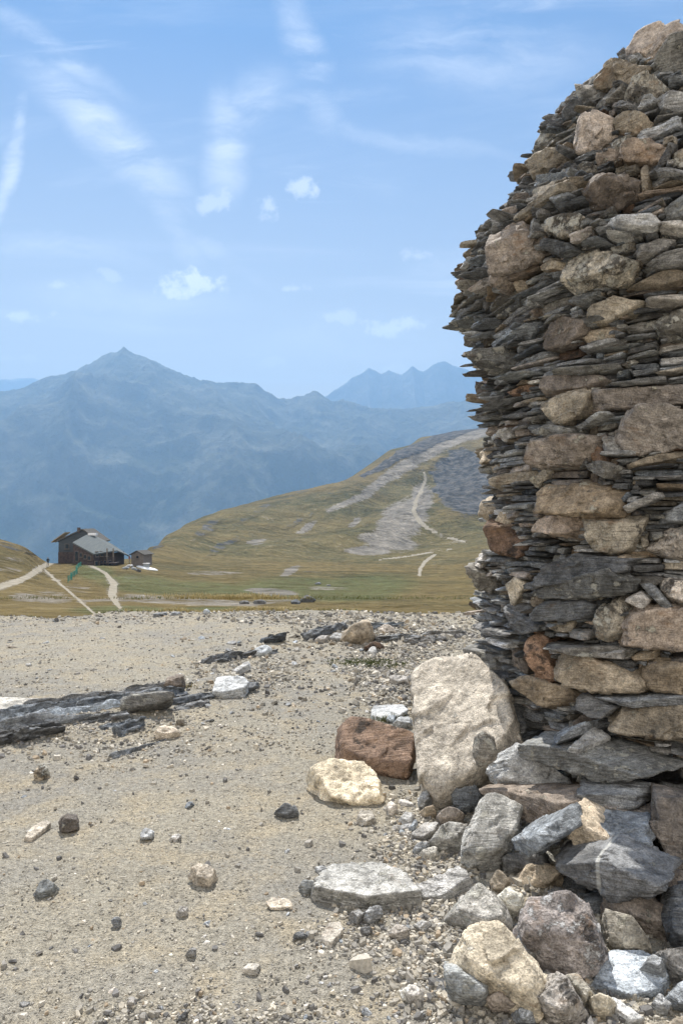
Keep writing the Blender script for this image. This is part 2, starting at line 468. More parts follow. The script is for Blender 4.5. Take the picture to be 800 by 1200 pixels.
def polymask(PX, PY, pts, w, soft=1.0):
    """w: half width in photo pixels, one per point"""
    pts = np.array(pts, float); w = np.broadcast_to(np.array(w, float), (len(pts),))
    best = np.full(PX.shape, -99.)
    for (a, b, wa, wb) in zip(pts[:-1], pts[1:], w[:-1], w[1:]):
        d = b-a; t = np.clip(((PX-a[0])*d[0]+(PY-a[1])*d[1])/(d@d), 0, 1)
        dist = np.hypot(PX-a[0]-t*d[0], (PY-a[1]-t*d[1])*1.35)
        best = np.maximum(best, (wa+(wb-wa)*t)-dist)
    return sstep(-soft, soft, best)
def blob(PX, PY, cx, cy, rx, ry, ang=0):
    a = math.radians(ang); dx, dy = PX-cx, PY-cy
    u = (dx*math.cos(a)+dy*math.sin(a))/rx; v = (-dx*math.sin(a)+dy*math.cos(a))/ry
    return sstep(1.25, .6, np.hypot(u, v))

def hill_material():
    m, nt = new_mat('alpine_turf'); b = NB(nt)
    v = b.geo_pos()
    msk = b.n('ShaderNodeSeparateColor'); b.put(msk.inputs[0], b.attr('mask', 'Color')); scree, rock, green = msk.outputs[0], msk.outputs[1], msk.outputs[2]
    n1 = b.noise(b.vscale(v, (1, 1, 2)), .011, 7, .65); n2 = b.noise(v, .07, 7, .68); n3 = b.noise(v, .5, 6, .7); n4 = b.noise(v, 3.5, 4, .7)
    col = b.mix(b.mr(n1, .4, .6), (.155, .116, .046), (.08, .072, .03))
    col = b.mix(b.mr(n2, .42, .64, 0, .8), col, (.20, .15, .06))
    col = b.mix(b.math('MULTIPLY', green, b.mr(n3, .3, .6, .3, .9)), col, (.082, .105, .04))
    col = b.mix(b.mr(n3, .56, .68, 0, .3), col, (.2, .175, .125))      # bare stony spots
    col = b.sc(col, b.mr(n3, .3, .7, .62, 1.35)); col = b.sc(col, b.mr(n4, .3, .7, .75, 1.25))
    sf = b.mr(b.math('ADD', b.math('MULTIPLY', scree, 1.1), b.math('ADD', b.math('MULTIPLY', b.math('SUBTRACT', n2, .5), 2.0), b.math('MULTIPLY', b.math('SUBTRACT', n3, .5), 1.6))), .45, .95, 0, .85, True)
    sf = b.math('MULTIPLY', sf, b.mr(scree, .0, .25))
    sc_ = b.mix(b.mr(n2, .35, .65), (.13, .12, .11), (.34, .31, .27)); sc_ = b.sc(sc_, b.mr(n3, .3, .7, .6, 1.35)); sc_ = b.sc(sc_, b.mr(n4, .3, .7, .7, 1.25))
    col = b.mix(sf, col, sc_)
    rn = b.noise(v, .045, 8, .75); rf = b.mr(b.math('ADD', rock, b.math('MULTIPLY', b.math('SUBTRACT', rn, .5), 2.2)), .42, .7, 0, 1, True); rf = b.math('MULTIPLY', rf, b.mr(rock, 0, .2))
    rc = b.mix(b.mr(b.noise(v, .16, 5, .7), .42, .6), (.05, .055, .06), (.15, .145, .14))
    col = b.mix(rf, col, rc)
    n1b = b.noise(b.vscale(v, (1, 1, 1)), .02, 6, .6, dist=.6)
    h = b.math('ADD', b.math('ADD', b.math('MULTIPLY', n1b, 22.0), b.math('MULTIPLY', n2, 7.0)), b.math('MULTIPLY', n3, 1.0)); h = b.math('ADD', h, b.math('MULTIPLY', n4, .25))
    h = b.math('ADD', h, b.math('MULTIPLY', b.math('MULTIPLY', rn, rock), 6.0))
    b.out(col, .95, b.bump(h, .9, 1.0), .1)
    return m

def path_material():
    m, nt = new_mat('trodden_dust'); b = NB(nt); v = b.geo_pos()
    n = b.noise(v, .8, 6, .7)
    b.out(b.mix(b.mr(n, .35, .65), (.21, .185, .14), (.31, .28, .225)), .95, b.bump(n, .5, .2), .1)
    return m

def build_hillside():
    PX = 400+F*HX/HYY; PY = HY-F*(HZ-EYE)/HYY
    X, Y = HX, HYY
    P = np.stack([X, Y, X*0], -1)
    wob = np.clip(vn(P/25+1, 3)+vn(P/7, 4)*.6+vn(P/2.2, 5)*.5, -1.7, 1.7)
    PXw = PX + wob*2.2; PYw = PY + vn(P/20+50, 5)*1.4
    front = (Y < 1000)
    path = polymask(PXw, PY, [(-60, 694), (0, 687), (25, 680), (44, 669), (56, 661), (66, 656)], [6, 4.5, 4, 4, 3.5, 2.5], .6)*(Y < 190)
    path = np.maximum(path, polymask(PX+wob, PY, [(54, 668), (66, 680), (82, 694), (98, 708), (110, 719)], 1.4, .5)*(Y < 190))
    path = np.maximum(path, polymask(PX+wob, PY, [(66, 655), (88, 657), (108, 663), (124, 672), (134, 684), (131, 697), (140, 712)], [2, 2, 1.5, 2, 4, 5, 2], .6)*(Y < 190))
    path = np.maximum(path, polymask(PX+wob*.8, PY, [(497, 553), (499, 560), (494, 574), (487, 588), (484, 600), (491, 611), (504, 621), (518, 628), (545, 635)], [1.0, 1.6, 2, 2.2, 2.6, 2.8, 2.4, 2, 1.0], .5)*(Y > 180)*front)
    path = np.maximum(path, polymask(PX+wob*.5, PY, [(509, 650), (498, 658), (492, 666), (491, 674)], 2.0, .5)*front)
    path = np.maximum(path, polymask(PX+wob*.5, PY, [(444, 656), (470, 653), (500, 648), (528, 643)], 1.3, .5)*front*.8)
    scree = .62*np.maximum(polymask(PXw, PY, [(-60, 694), (0, 687), (25, 680), (44, 669), (56, 661), (66, 656)], [9, 8, 7, 7, 6, 5], 3.5)*(Y < 190), polymask(PXw, PY, [(54, 668), (66, 680), (82, 694), (98, 708), (110, 719)], 4, 3)*(Y < 190))
    scree = np.maximum(scree, .6*polymask(PXw, PY, [(66, 655), (88, 657), (108, 663), (124, 672), (134, 684), (131, 697), (140, 712)], [4, 4, 4, 4, 8, 9, 5], 3)*(Y < 190))
    scree = np.maximum(scree, .5*polymask(PXw, PY, [(497, 553), (499, 560), (494, 574), (487, 588), (484, 600), (491, 611), (504, 621), (518, 628), (545, 635)], 5, 3)*(Y > 180)*front)
    for a in [(470, 612, 40, 26, -40), (455, 634, 40, 12, 8), (492, 588, 16, 26, 20), (430, 645, 30, 6, 0), (340, 669, 14, 5, -30), (300, 575+60, 14, 3, -8), (360, 618, 16, 4, -30), (415, 612, 12, 3, -30)]:
        scree = np.maximum(scree, blob(PXw, PYw, *a)*(Y > 150)*front)
    scree = np.maximum(scree, polymask(PXw, PYw, [(590, 500), (540, 512), (500, 532), (460, 555), (425, 580), (385, 600)], [10, 10, 10, 9, 7, 3], 5)*front*(Y > 200))
    scree = np.maximum(scree, blob(PXw, PYw, 320, 694, 34, 5, 4)*(Y < 180))
    scree = np.maximum(scree, polymask(PXw, PYw, [(90, 704), (150, 700), (220, 704), (300, 708), (350, 702)], [2, 6, 6, 5, 3], 3)*(Y < 150)*.75)
    for (cx, cy, rx, ry) in [(8, 655, 30, 4), (30, 700, 24, 8), (5, 668, 26, 5), (60, 700, 30, 10), (250, 672, 40, 2.5), (160, 676, 20, 3), (385, 690, 30, 3), (90, 690, 20, 6)]:
        scree = np.maximum(scree, .62*blob(PXw, PYw, cx, cy, rx, ry)*(Y < 230))
    scree = np.maximum(scree, .85*sstep(17.5, 13.5, Y))
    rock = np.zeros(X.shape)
    rock = np.maximum(rock, 1.3*polymask(PXw, PYw, [(570, 500), (545, 505), (515, 514), (490, 524), (468, 534), (448, 546), (425, 557)], [2, 4, 7, 8, 7, 5, 2], 2)*front*(Y > 200))  # crest rock, with the shadow band below the crest painted in as dark rock
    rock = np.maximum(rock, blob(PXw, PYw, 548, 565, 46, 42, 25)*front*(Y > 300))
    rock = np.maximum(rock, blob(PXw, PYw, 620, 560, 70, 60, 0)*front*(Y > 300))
    for (cx, cy, rx, ry, an) in [(245, 618, 26, 7, -38), (300, 600, 30, 5, -30), (350, 610, 24, 3, -28), (262, 640, 30, 5, -30), (380, 583, 24, 4, -25), (185, 640, 10, 4, -30), (365, 672, 14, 4, 0)]:
        rock = np.maximum(rock, .5*blob(PXw, PYw, cx, cy, rx, ry, an)*(Y > 180)*front)
    rock = np.maximum(rock, blob(PXw, PYw, 15, 640, 40, 4, 14)*.5*(Y < 200))
    th = math.radians(40); uu_ = X*math.cos(th)+Y*math.sin(th); ww_ = -X*math.sin(th)+Y*math.cos(th)
    rg = ridged(np.stack([uu_/330, ww_/75, X*0], -1)+7.3, 4, 40)
    rock = np.maximum(rock, .35*sstep(.62, .85, rg)*sstep(200, 400, Y)*front)
    scree = np.maximum(scree, .25*sstep(.35, .1, rg)*sstep(200, 400, Y)*front)
    green = .22*sstep(.5, .2, rg)*sstep(200, 400, Y)*front
    for a in [(170, 685, 60, 12, 5), (250, 690, 70, 9, 4), (110, 668, 26, 12, 10), (420, 690, 70, 16, -4), (140, 716, 60, 6, 0), (350, 690, 90, 14, 0), (250, 715, 60, 4, 0)]:
        green = np.maximum(green, blob(PXw, PYw, *a)*(Y < 330)*.9)
    n, m_ = X.shape
    pathf = (path[:-1, :-1]+path[1:, 1:]+path[1:, :-1]+path[:-1, 1:])/4 > .5
    V = np.stack([X, Y, HZ], -1).reshape(-1, 3)
    idx = np.arange(n*m_).reshape(n, m_)
    q = np.stack([idx[:-1, :-1], idx[:-1, 1:], idx[1:, 1:], idx[1:, :-1]], -1)
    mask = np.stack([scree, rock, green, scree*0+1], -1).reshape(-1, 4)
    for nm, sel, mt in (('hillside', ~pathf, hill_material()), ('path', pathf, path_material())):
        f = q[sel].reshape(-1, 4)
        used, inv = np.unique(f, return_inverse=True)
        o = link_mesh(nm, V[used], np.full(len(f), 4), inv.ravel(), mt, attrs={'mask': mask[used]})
        tag(o, kind='structure')

# ================================================================== mountains
def mountain_material(name, dark, light, meadow, scale):
    m, nt = new_mat(name); b = NB(nt); v = b.geo_pos()
    n1 = b.noise(v, .0011/scale, 7, .62); n2 = b.noise(v, .005/scale, 8, .7); n3 = b.noise(v, .0022/scale, 4, .5)
    z = b.n('ShaderNodeSeparateXYZ'); b.put(z.inputs[0], v)
    low = b.mr(b.math('ADD', z.outputs[2], b.math('MULTIPLY', n1, 900)), 350, 900, 0, 1, True)
    col = b.mix(low, dark, meadow)
    col = b.mix(b.mr(n2, .5, .66, 0, .4), col, light)
    col = b.mix(b.mr(n3, .48, .6, 0, .3), col, b.sc(light, .8))
    h = b.math('ADD', b.math('MULTIPLY', n2, 60), b.math('MULTIPLY', n1, 260))
    b.out(col, 1.0, b.bump(h, 1.0, 1.0), 0)
    return m

def range_mesh(name, crest, Yc, Y0, Y1, zb, mat, seed, carve, ns=820, ny=190, s0=-1.35, s1=1.35):
    S = np.concatenate([np.linspace(s0, -.5, ns//6, endpoint=False), np.linspace(-.5, .3, ns), np.linspace(.3, s1, ns//6)[1:]]); Y = np.linspace(Y0, Y1, ny)
    cp = np.array(crest, float)
    cz = EYE+(HY-np.interp(400+F*S, cp[:, 0], cp[:, 1]))/F*Yc
    Y2, S2 = np.meshgrid(Y, S, indexing='ij'); X2 = S2*Yc*(.55+.45*Y2/Yc)
    x1 = S*Yc
    P1 = np.stack([x1/600., x1*0, x1*0], -1)
    yc = Yc+60*vn(P1, seed)
    t = np.where(Y2 < yc[None], (Y2-Y0)/(yc[None]-Y0), 1-(Y2-yc[None])/(Y1-yc[None])*1.0)
    t = np.clip(t, 0, 1)
    P = np.stack([X2, Y2, X2*0], -1)
    rg = ridged(np.stack([X2/1500.+.35*Y2/1500., Y2/2600., X2*0], -1)+seed, 6, seed+1, .45)-.42
    Z = zb+(cz[None]-zb)*t**.92 + carve*rg*np.sin(np.clip(t, 0, 1)*math.pi)**.8 + carve*.07*(ridged(P/230.+seed, 5, seed+5, .55)-.5)*sstep(0, .3, t)
    # X at the crest must be S*Yc
    return tag(grid_mesh(name, X2, Y2, Z, mat), kind='structure')

def build_mountains():
    m1 = mountain_material('mountain_flank', (.055, .072, .045), (.32, .31, .25), (.105, .11, .08), 1.0)
    m2 = mountain_material('mountain_rock', (.07, .075, .08), (.34, .33, .32), (.13, .13, .11), 1.3)
    main = [(-900, 470), (-500, 440), (-250, 470), (-100, 452), (0, 456), (30, 451), (60, 440), (90, 433), (110, 422), (130, 412), (138, 413), (145, 407), (158, 415), (180, 421), (200, 432), (215, 440), (225, 443), (250, 444), (275, 450), (300, 451), (308, 455), (320, 460), (335, 466), (355, 463), (370, 458), (380, 463), (420, 470), (480, 480), (560, 470), (700, 450), (900, 430), (1300, 440), (1700, 450)]
    right = [(-800, 560), (200, 560), (330, 480), (375, 466), (400, 452), (412, 443), (422, 436), (432, 429), (440, 436), (446, 437), (455, 432), (470, 438), (483, 427), (487, 430), (495, 435), (505, 428), (512, 424), (520, 422), (530, 427), (545, 433), (556, 438), (600, 430), (700, 445), (1000, 430), (1700, 450)]
    faint = [(-1000, 450), (-300, 440), (-60, 440), (0, 444), (20, 442), (40, 441), (70, 450), (120, 470), (300, 500), (900, 500), (1700, 480)]
    range_mesh('near_mountains', main, 5200, 3000, 6300, -420, m1, 11, 620)
    range_mesh('snowy_mountains', right, 7600, 5600, 8600, -300, m2, 23, 420)
    range_mesh('distant_mountains', faint, 10200, 9000, 10900, -300, m2, 37, 250, ns=300, ny=50)

# ================================================================== haze and sky
def build_haze(dens=1.72e-4):
    m, nt = new_mat('thin_air')
    p = nt.nodes.new('ShaderNodeVolumePrincipled'); p.inputs['Color'].default_value = (.275, .475, .75, 1)
    p.inputs['Density'].default_value = dens; p.inputs['Anisotropy'].default_value = .25
    o = nt.nodes.new('ShaderNodeOutputMaterial'); nt.links.new(p.outputs[0], o.inputs['Volume'])
    X0, X1, Y0, Y1, Z0, Z1 = -17000, 17000, -300, 11500, -520, 2200
    V = [(x, y, z) for x in (X0, X1) for y in (Y0, Y1) for z in (Z0, Z1)]
    Q = [(0, 1, 3, 2), (4, 6, 7, 5), (0, 4, 5, 1), (2, 3, 7, 6), (0, 2, 6, 4), (1, 5, 7, 3)]
    tag(link_mesh('haze', V, [4]*6, sum([list(q) for q in Q], []), m, smooth=False), kind='stuff')

SUN_AZ, SUN_EL = 11.0, 51.0     # degrees to the left of the view, above the horizon
def build_sky(strength=.12):
    w = bpy.data.worlds.new('World'); SC.world = w; w.use_nodes = True
    nt = w.node_tree; nt.nodes.clear(); b = NB(nt)
    sky = b.n('ShaderNodeTexSky', sky_type='NISHITA'); sky.sun_disc = False
    sky.sun_elevation = math.radians(SUN_EL); sky.sun_rotation = math.radians(-SUN_AZ)
    sky.altitude = 2400; sky.air_density = 1.0; sky.dust_density = SKY_DUST; sky.ozone_density = SKY_OZ
    d = b.n('ShaderNodeTexCoord').outputs['Generated']
    sep = b.n('ShaderNodeSeparateXYZ'); b.put(sep.inputs[0], d)
    col = b.mix(1.0, sky.outputs[0], b.mix(b.mr(sep.outputs[2], .08, .55), SKY_TINT[0], SKY_TINT[1]), 'MULTIPLY')
    # thin cirrus: a sheet high above, seen in perspective
    zz = b.math('ADD', b.math('MAXIMUM', sep.outputs[2], 0.0), .10)
    cm = b.n('ShaderNodeCombineXYZ'); b.put(cm.inputs[0], b.math('DIVIDE', sep.outputs[0], zz)); b.put(cm.inputs[1], b.math('DIVIDE', sep.outputs[1], zz))
    def rot(v, deg, sc, loc=(0, 0, 0)):
        mp = b.n('ShaderNodeMapping'); b.put(mp.inputs[0], v); mp.inputs['Rotation'].default_value = (0, 0, math.radians(deg)); mp.inputs['Scale'].default_value = sc; mp.inputs['Location'].default_value = loc
        return mp.outputs[0]
    w1 = b.noise(rot(cm.outputs[0], 55, (.35, 1.5, 1), (2.2, 0.4, 0)), 1.5, 9, .62, dist=.9)
    w2 = b.noise(rot(cm.outputs[0], -20, (.6, 1.2, 1)), .8, 5, .55, dist=.4)
    w3 = b.noise(rot(cm.outputs[0], 20, (.5, 2.6, 1), (1, 3, 0)), 2.8, 8, .65, dist=1.2)
    cir = b.math('MULTIPLY', b.mr(w1, .48, .78, 0, .8, True), b.mr(w2, .38, .62, .1, 1, True))
    cir = b.math('ADD', cir, b.math('MULTIPLY', b.mr(w3, .56, .8, 0, .5, True), b.mr(w2, .4, .6, 0, 1, True)))
    # direction on a vertical plane ahead, to put single clouds and streaks where they stand in the sky
    yy = b.math('MAXIMUM', sep.outputs[1], .05)
    c2 = b.n('ShaderNodeCombineXYZ'); b.put(c2.inputs[0], b.math('DIVIDE', sep.outputs[0], yy)); b.put(c2.inputs[1], b.math('DIVIDE', sep.outputs[2], yy))
    dv = b.n('ShaderNodeVectorMath', operation='ADD'); b.put(dv.inputs[0], c2.outputs[0])
    b.put(dv.inputs[1], b.sc(b.noise(c2.outputs[0], 9, 5, .6, 'Color'), .05)); c2v = dv.outputs[0]
    OFF = .025
    def ell(px, py, rx, ry, ang):
        s, t = px_ray(px, py)
        sb = b.n('ShaderNodeVectorMath', operation='SUBTRACT'); b.put(sb.inputs[0], c2v); sb.inputs[1].default_value = (s+OFF, t+OFF, OFF*0)
        mp = b.n('ShaderNodeMapping'); b.put(mp.inputs[0], sb.outputs[0]); mp.inputs['Rotation'].default_value = (0, 0, math.radians(ang))
        ml = b.vscale(mp.outputs[0], (F/rx, F/ry, 0))
        ln = b.n('ShaderNodeVectorMath', operation='LENGTH'); b.put(ln.inputs[0], ml)
        return ln.outputs['Value']
    puff = b.noise(c2.outputs[0], 34, 7, .62)
    W = {a: b.noise(rot(dv.outputs[0], a, (.30, 1.5, 1)), 13, 8, .62, dist=.35) for a in (45, 5, 88, -30)}
    for (px, py, rx, ry, an, st) in [(222, 328, 46, 26, 0, .95), (465, 382, 50, 13, 0, .75), (405, 375, 30, 13, 0, .5), (18, 371, 34, 9, 0, .8), (72, 338, 26, 8, 0, .6), (348, 333, 18, 8, 0, .5), (358, 224, 20, 17, 0, .55), (258, 232, 28, 18, 0, .45), (318, 240, 20, 14, 0, .45), (65, 365, 18, 6, 0, .45), (455, 430, 26, 7, 0, .35), (318, 424, 24, 8, 0, .3), (300, 412, 12, 5, 0, .35), (15, 420, 40, 5, 0, .3), (488, 300, 24, 8, 0, .4), (130, 327, 20, 8, 0, .35)]:
        r = ell(px, py, rx, ry, an)
        f = b.mr(b.math('SUBTRACT', puff, b.math('MULTIPLY', r, .25)), .24, .46, 0, st, True)
        f = b.math('MULTIPLY', f, b.mr(r, .8, 1.3, 1, 0))
        cir = b.math('MAXIMUM', cir, f)
    for (px, py, rx, ry, an, st) in [(130, 160, 170, 34, 42, .62), (190, 235, 110, 22, 55, .5), (60, 60, 120, 20, 35, .4), (262, 165, 30, 80, 0, .55), (15, 185, 10, 90, 12, .65), (70, 290, 110, 18, 8, .5), (150, 350, 160, 24, 4, .32), (360, 70, 26, 110, -18, .45), (390, 110, 90, 12, -5, .4), (560, 60, 160, 60, 0, .35), (300, 120, 60, 40, -40, .4), (480, 165, 140, 14, 8, .25), (230, 275, 120, 12, 35, .35), (540, 300, 80, 20, -15, .4), (410, 400, 160, 40, 0, .28)]:
        r = ell(px, py, rx, ry, an)
        f = b.math('MULTIPLY', b.mr(r, .1, 1.25, 1, 0, True), b.mr(W[min(W, key=lambda q: abs(q-(90-abs(an) if ry > rx else an)))], .32, .74, .06, 1.25, True))
        cir = b.math('MAXIMUM', cir, b.math('MULTIPLY', f, st))
    cir = b.math('MULTIPLY', cir, b.mr(sep.outputs[2], -.02, .05), clamp=True)
    col = b.mix(b.math('MULTIPLY', cir, .95, clamp=True), col, CLOUD)
    # unseen broken cloud added behind the viewer to brighten the shaded sides
    bk = b.math('MULTIPLY', b.mr(sep.outputs[1], .1, -.35, 0, 1, True), b.mr(b.noise(d, 2.6, 6, .6), .34, .5, .35, 1.0, True))
    col = b.mix(bk, col, BACK_FILL)
    bg = b.n('ShaderNodeBackground'); b.put(bg.inputs[0], col); bg.inputs[1].default_value = strength
    o = b.n('ShaderNodeOutputWorld'); nt.links.new(bg.outputs[0], o.inputs[0])
    s = bpy.data.lights.new('sun', 'SUN'); s.energy = SUN_E; s.angle = math.radians(.53); s.color = (1, .95, .87)
    so = bpy.data.objects.new('sun', s); COL.objects.link(so)
    e, a = math.radians(SUN_EL), math.radians(SUN_AZ)
    so.rotation_euler = Vector((-math.sin(a)*math.cos(e), math.cos(a)*math.cos(e), math.sin(e))).to_track_quat('Z', 'Y').to_euler()
    so.location = (0, 0, 30)

def build_camera():
    c = bpy.data.cameras.new('camera'); o = bpy.data.objects.new('camera', c); COL.objects.link(o); SC.camera = o
    o.location = (0, 0, EYE); o.rotation_euler = (math.radians(90), 0, 0)
    c.sensor_fit = 'VERTICAL'; c.sensor_height = 36; c.lens = F/1200*36; c.shift_y = (HY-600)/1200
    c.clip_start = .05; c.clip_end = 60000
# ================================================================== the cairn
RZ = np.array([(-.3, 1.10), (0, 1.10), (.5, 1.12), (.98, 1.15), (1.43, 1.10), (2.2, 1.10), (2.79, 1.17), (3.07, 1.29), (3.4, 1.22), (3.6, 1.0), (4.0, .84), (4.2, .70), (4.37, .46), (4.5, .34), (4.58, .15), (4.65, .02)])
def Rfoot(z): return Rz(z)+.34*sstep(.6, .05, z)
def Rz(z): return np.interp(z, RZ[:, 0], RZ[:, 1])
def cairn_hit(px, py, foot=False):
    s, t = px_ray(px, py)
    Y = np.linspace(2.8, 5.4, 1400)
    d = np.hypot(s*Y-CX, Y-CY)-(Rfoot if foot else Rz)(EYE+t*Y)
    k = np.where(d < 0)[0]
    i = k[0] if len(k) else int(np.argmin(d))
    P = np.array([s*Y[i], Y[i], EYE+t*Y[i]])
    if foot and P[2] < .16: k = (.16-EYE)/t; P = np.array([s*k, k, .16])
    return P
def tileconv(base, sc): return lambda pts: [(base[0]+x/sc, base[1]+y/sc) for x, y in pts]
T1, T2, T3, T4 = tileconv((520, 0), 2.857), tileconv((520, 320), 2.857), tileconv((520, 580), 2.857), tileconv((460, 840), 2.353)
# (outline in photo pixels, kind, brightness, how far it stands out in metres, label)
MAJ = []
def A(T, kind, mul, pr, *pts, lab=None): MAJ.append((T(pts), kind, mul, pr, lab))
A(T1, 'brown', 1.25, .1, (608, 195), (640, 110), (690, 85), (800, 86), (870, 130), (860, 205), (740, 232), (650, 215), lab='rounded brown capstone boulder on the very top')
A(T1, 'tan', .7, .14, (512, 300), (545, 200), (600, 203), (702, 236), (650, 296), (525, 325), lab='angular brown block jutting out below the capstone')
A(T1, 'slatelichen', 1.1, .06, (690, 250), (750, 170), (800, 155), (870, 180), (870, 272), (760, 275))
A(T1, 'slate', 1.5, .06, (570, 345), (655, 358), (657, 388), (572, 375))
A(T1, 'lichen', 1.3, .08, (612, 325), (630, 280), (690, 262), (765, 312), (720, 352), (625, 350))
A(T1, 'tan', .75, .05, (575, 385), (640, 383), (712, 412), (692, 460), (575, 455))
A(T1, 'slate', 1.6, .05, (690, 345), (800, 332), (870, 345), (870, 402), (720, 385))
A(T1, 'slatelichen', 1.0, .04, (510, 360), (560, 305), (615, 300), (612, 340), (575, 370), (520, 378))
A(T1, 'slate', .7, .06, (395, 405), (460, 342), (495, 370), (492, 402), (430, 412))
A(T1, 'slate', .5, .05, (330, 443), (345, 415), (430, 408), (438, 440))
A(T1, 'lichen', 1.0, .06, (303, 490), (330, 445), (408, 448), (408, 478), (330, 502))
A(T1, 'brown', 1.5, .09, (440, 480), (450, 415), (500, 385), (575, 398), (582, 460), (540, 522), (480, 545), (430, 520), lab='big pinkish brown boulder near the top')
A(T1, 'tan', .85, .06, (280, 550), (320, 508), (400, 498), (445, 540), (400, 572), (300, 602))
A(T1, 'lichen', .9, .05, (442, 562), (480, 545), (520, 560), (518, 586), (460, 592))
A(T1, 'slate', 1.5, .05, (318, 600), (440, 578), (442, 600), (340, 625))
A(T1, 'lichen', .8, .05, (545, 520), (560, 490), (620, 456), (642, 490), (580, 538))
A(T1, 'brown', .9, .06, (588, 520), (620, 480), (700, 475), (752, 500), (740, 562), (640, 572), (594, 562))
A(T1, 'tan', .6, .08, (658, 560), (686, 555), (691, 652), (661, 658), lab='narrow slab standing on end')
A(T1, 'slate', .9, .06, (708, 565), (760, 488), (780, 488), (752, 560), (714, 592))
A(T1, 'lichen', .9, .06, (758, 530), (800, 505), (845, 530), (830, 577), (770, 572))
A(T1, 'slate', 1.2, .06, (708, 575), (800, 588), (870, 590), (870, 626), (720, 606))
A(T1, 'brown', .6, .09, (475, 640), (510, 600), (620, 586), (657, 610), (652, 652), (590, 702), (510, 702), (478, 680))
A(T1, 'tan', .6, .16, (235, 738), (380, 625), (410, 613), (407, 652), (290, 722), (245, 752), lab='long slate slab leaning up to the right')
A(T1, 'tan', .5, .06, (405, 605), (490, 588), (497, 615), (440, 642), (405, 642))
A(T1, 'slate', .45, .06, (238, 645), (290, 598), (327, 620), (310, 647))
A(T1, 'brown', .7, .06, (230, 672), (260, 650), (312, 655), (300, 682), (240, 687))
A(T1, 'brown', .8, .08, (168, 740), (190, 710), (260, 688), (267, 710), (200, 747))
A(T1, 'slate', 1.7, .07, (385, 667), (420, 645), (442, 660), (395, 697))
A(T1, 'lichen', 1.2, .12, (343, 770), (370, 720), (440, 710), (477, 740), (470, 782), (400, 810), (358, 797), lab='knobbly lichen spotted boulder')
A(T1, 'slate', 1.5, .06, (288, 757), (340, 745), (352, 790), (315, 802))
A(T1, 'white', 1.1, .12, (540, 762), (600, 727), (700, 726), (727, 750), (700, 780), (600, 780), lab='bright white slab')
A(T1, 'white', .9, .08, (546, 792), (640, 788), (637, 808), (560, 806))
A(T1, 'white', .85, .08, (718, 762), (800, 750), (870, 758), (870, 787), (725, 782))
A(T1, 'slatelichen', 1.3, .06, (722, 720), (740, 690), (800, 655), (870, 668), (870, 742), (740, 747))
A(T1, 'brown', .95, .14, (156, 790), (250, 748), (312, 780), (347, 850), (320, 902), (250, 912), (160, 962), (154, 880), lab='big square brown block high on the left edge')
A(T1, 'brown', .85, .16, (158, 902), (240, 880), (257, 930), (200, 970), (163, 960))
A(T1, 'tan', .5, .12, (66, 850), (140, 810), (147, 850), (125, 877), (85, 880))
A(T1, 'tan', 1.0, .08, (333, 890), (370, 865), (402, 880), (396, 906), (340, 910))
A(T1, 'lichen', 1.7, .10, (398, 900), (420, 865), (480, 833), (560, 843), (642, 880), (600, 942), (540, 967), (440, 987), (403, 960), lab='large boulder under white and black lichen')
A(T1, 'slate', .8, .08, (340, 800), (440, 818), (457, 840), (400, 862), (350, 840))
A(T1, 'slate', 1.0, .06, (458, 812), (540, 803), (562, 820), (470, 830))
A(T1, 'tan', 1.1, .10, (233, 947), (270, 938), (297, 960), (280, 974), (240, 966))
A(T1, 'lichen', .8, .04, (560, 827), (640, 808), (652, 850), (570, 857))
A(T1, 'slate', 1.2, .10, (633, 852), (720, 808), (782, 815), (700, 872), (650, 877))
A(T1, 'slate', 1.4, .10, (678, 892), (760, 850), (870, 840), (870, 882), (720, 907))
A(T1, 'tan', .6, .12, (640, 952), (740, 908), (870, 903), (870, 932), (720, 964))
A(T2, 'slatelichen', 1.1, .06, (448, 112), (460, 80), (530, 53), (532, 85), (480, 122))
A(T2, 'tan', .9, .09, (480, 142), (520, 83), (560, 88), (600, 73), (672, 80), (692, 100), (640, 142), (540, 174), (500, 172), lab='wedge shaped block with a dark grey end and a tan face')
A(T2, 'white', .55, .10, (672, 100), (800, 80), (870, 82), (870, 100), (690, 116))
A(T2, 'brown', .65, .07, (335, 215), (360, 163), (430, 148), (502, 160), (482, 212), (440, 247), (348, 260), lab='dark rough boulder sunk between the slates')
A(T2, 'tan', 1.1, .09, (468, 225), (500, 190), (570, 180), (587, 205), (560, 227), (490, 240), lab='orange tinted rounded cobble')
A(T2, 'slate', 1.1, .07, (253, 205), (340, 163), (352, 178), (300, 217), (258, 220))
A(T2, 'slate', 1.5, .08, (457, 257), (585, 220), (592, 238), (480, 267))
A(T2, 'slatelichen', .9, .07, (368, 342), (450, 315), (590, 305), (602, 322), (470, 348))
A(T2, 'lichen', 1.0, .06, (588, 312), (625, 290), (647, 300), (615, 320))
A(T2, 'slatelichen', .8, .12, (130, 277), (250, 248), (272, 300), (260, 322), (150, 332))
A(T2, 'brown', .6, .1, (113, 347), (165, 338), (172, 385), (212, 400), (125, 420))
A(T2, 'rust', 1.0, .1, (208, 397), (320, 368), (327, 395), (240, 414))
A(T2, 'tan', 1.0, .13, (348, 437), (400, 408), (500, 386), (503, 440), (470, 482), (400, 510), (348, 492), lab='pale tan end of the long beam like stone')
A(T2, 'brown', .95, .11, (500, 388), (620, 383), (780, 370), (870, 373), (870, 432), (640, 457), (503, 462), lab='long dark beam like stone')
A(T2, 'brown', 1.15, .11, (573, 530), (620, 468), (700, 453), (870, 463), (870, 592), (720, 602), (620, 617), (588, 580), lab='largest brown boulder at the right of the middle courses')
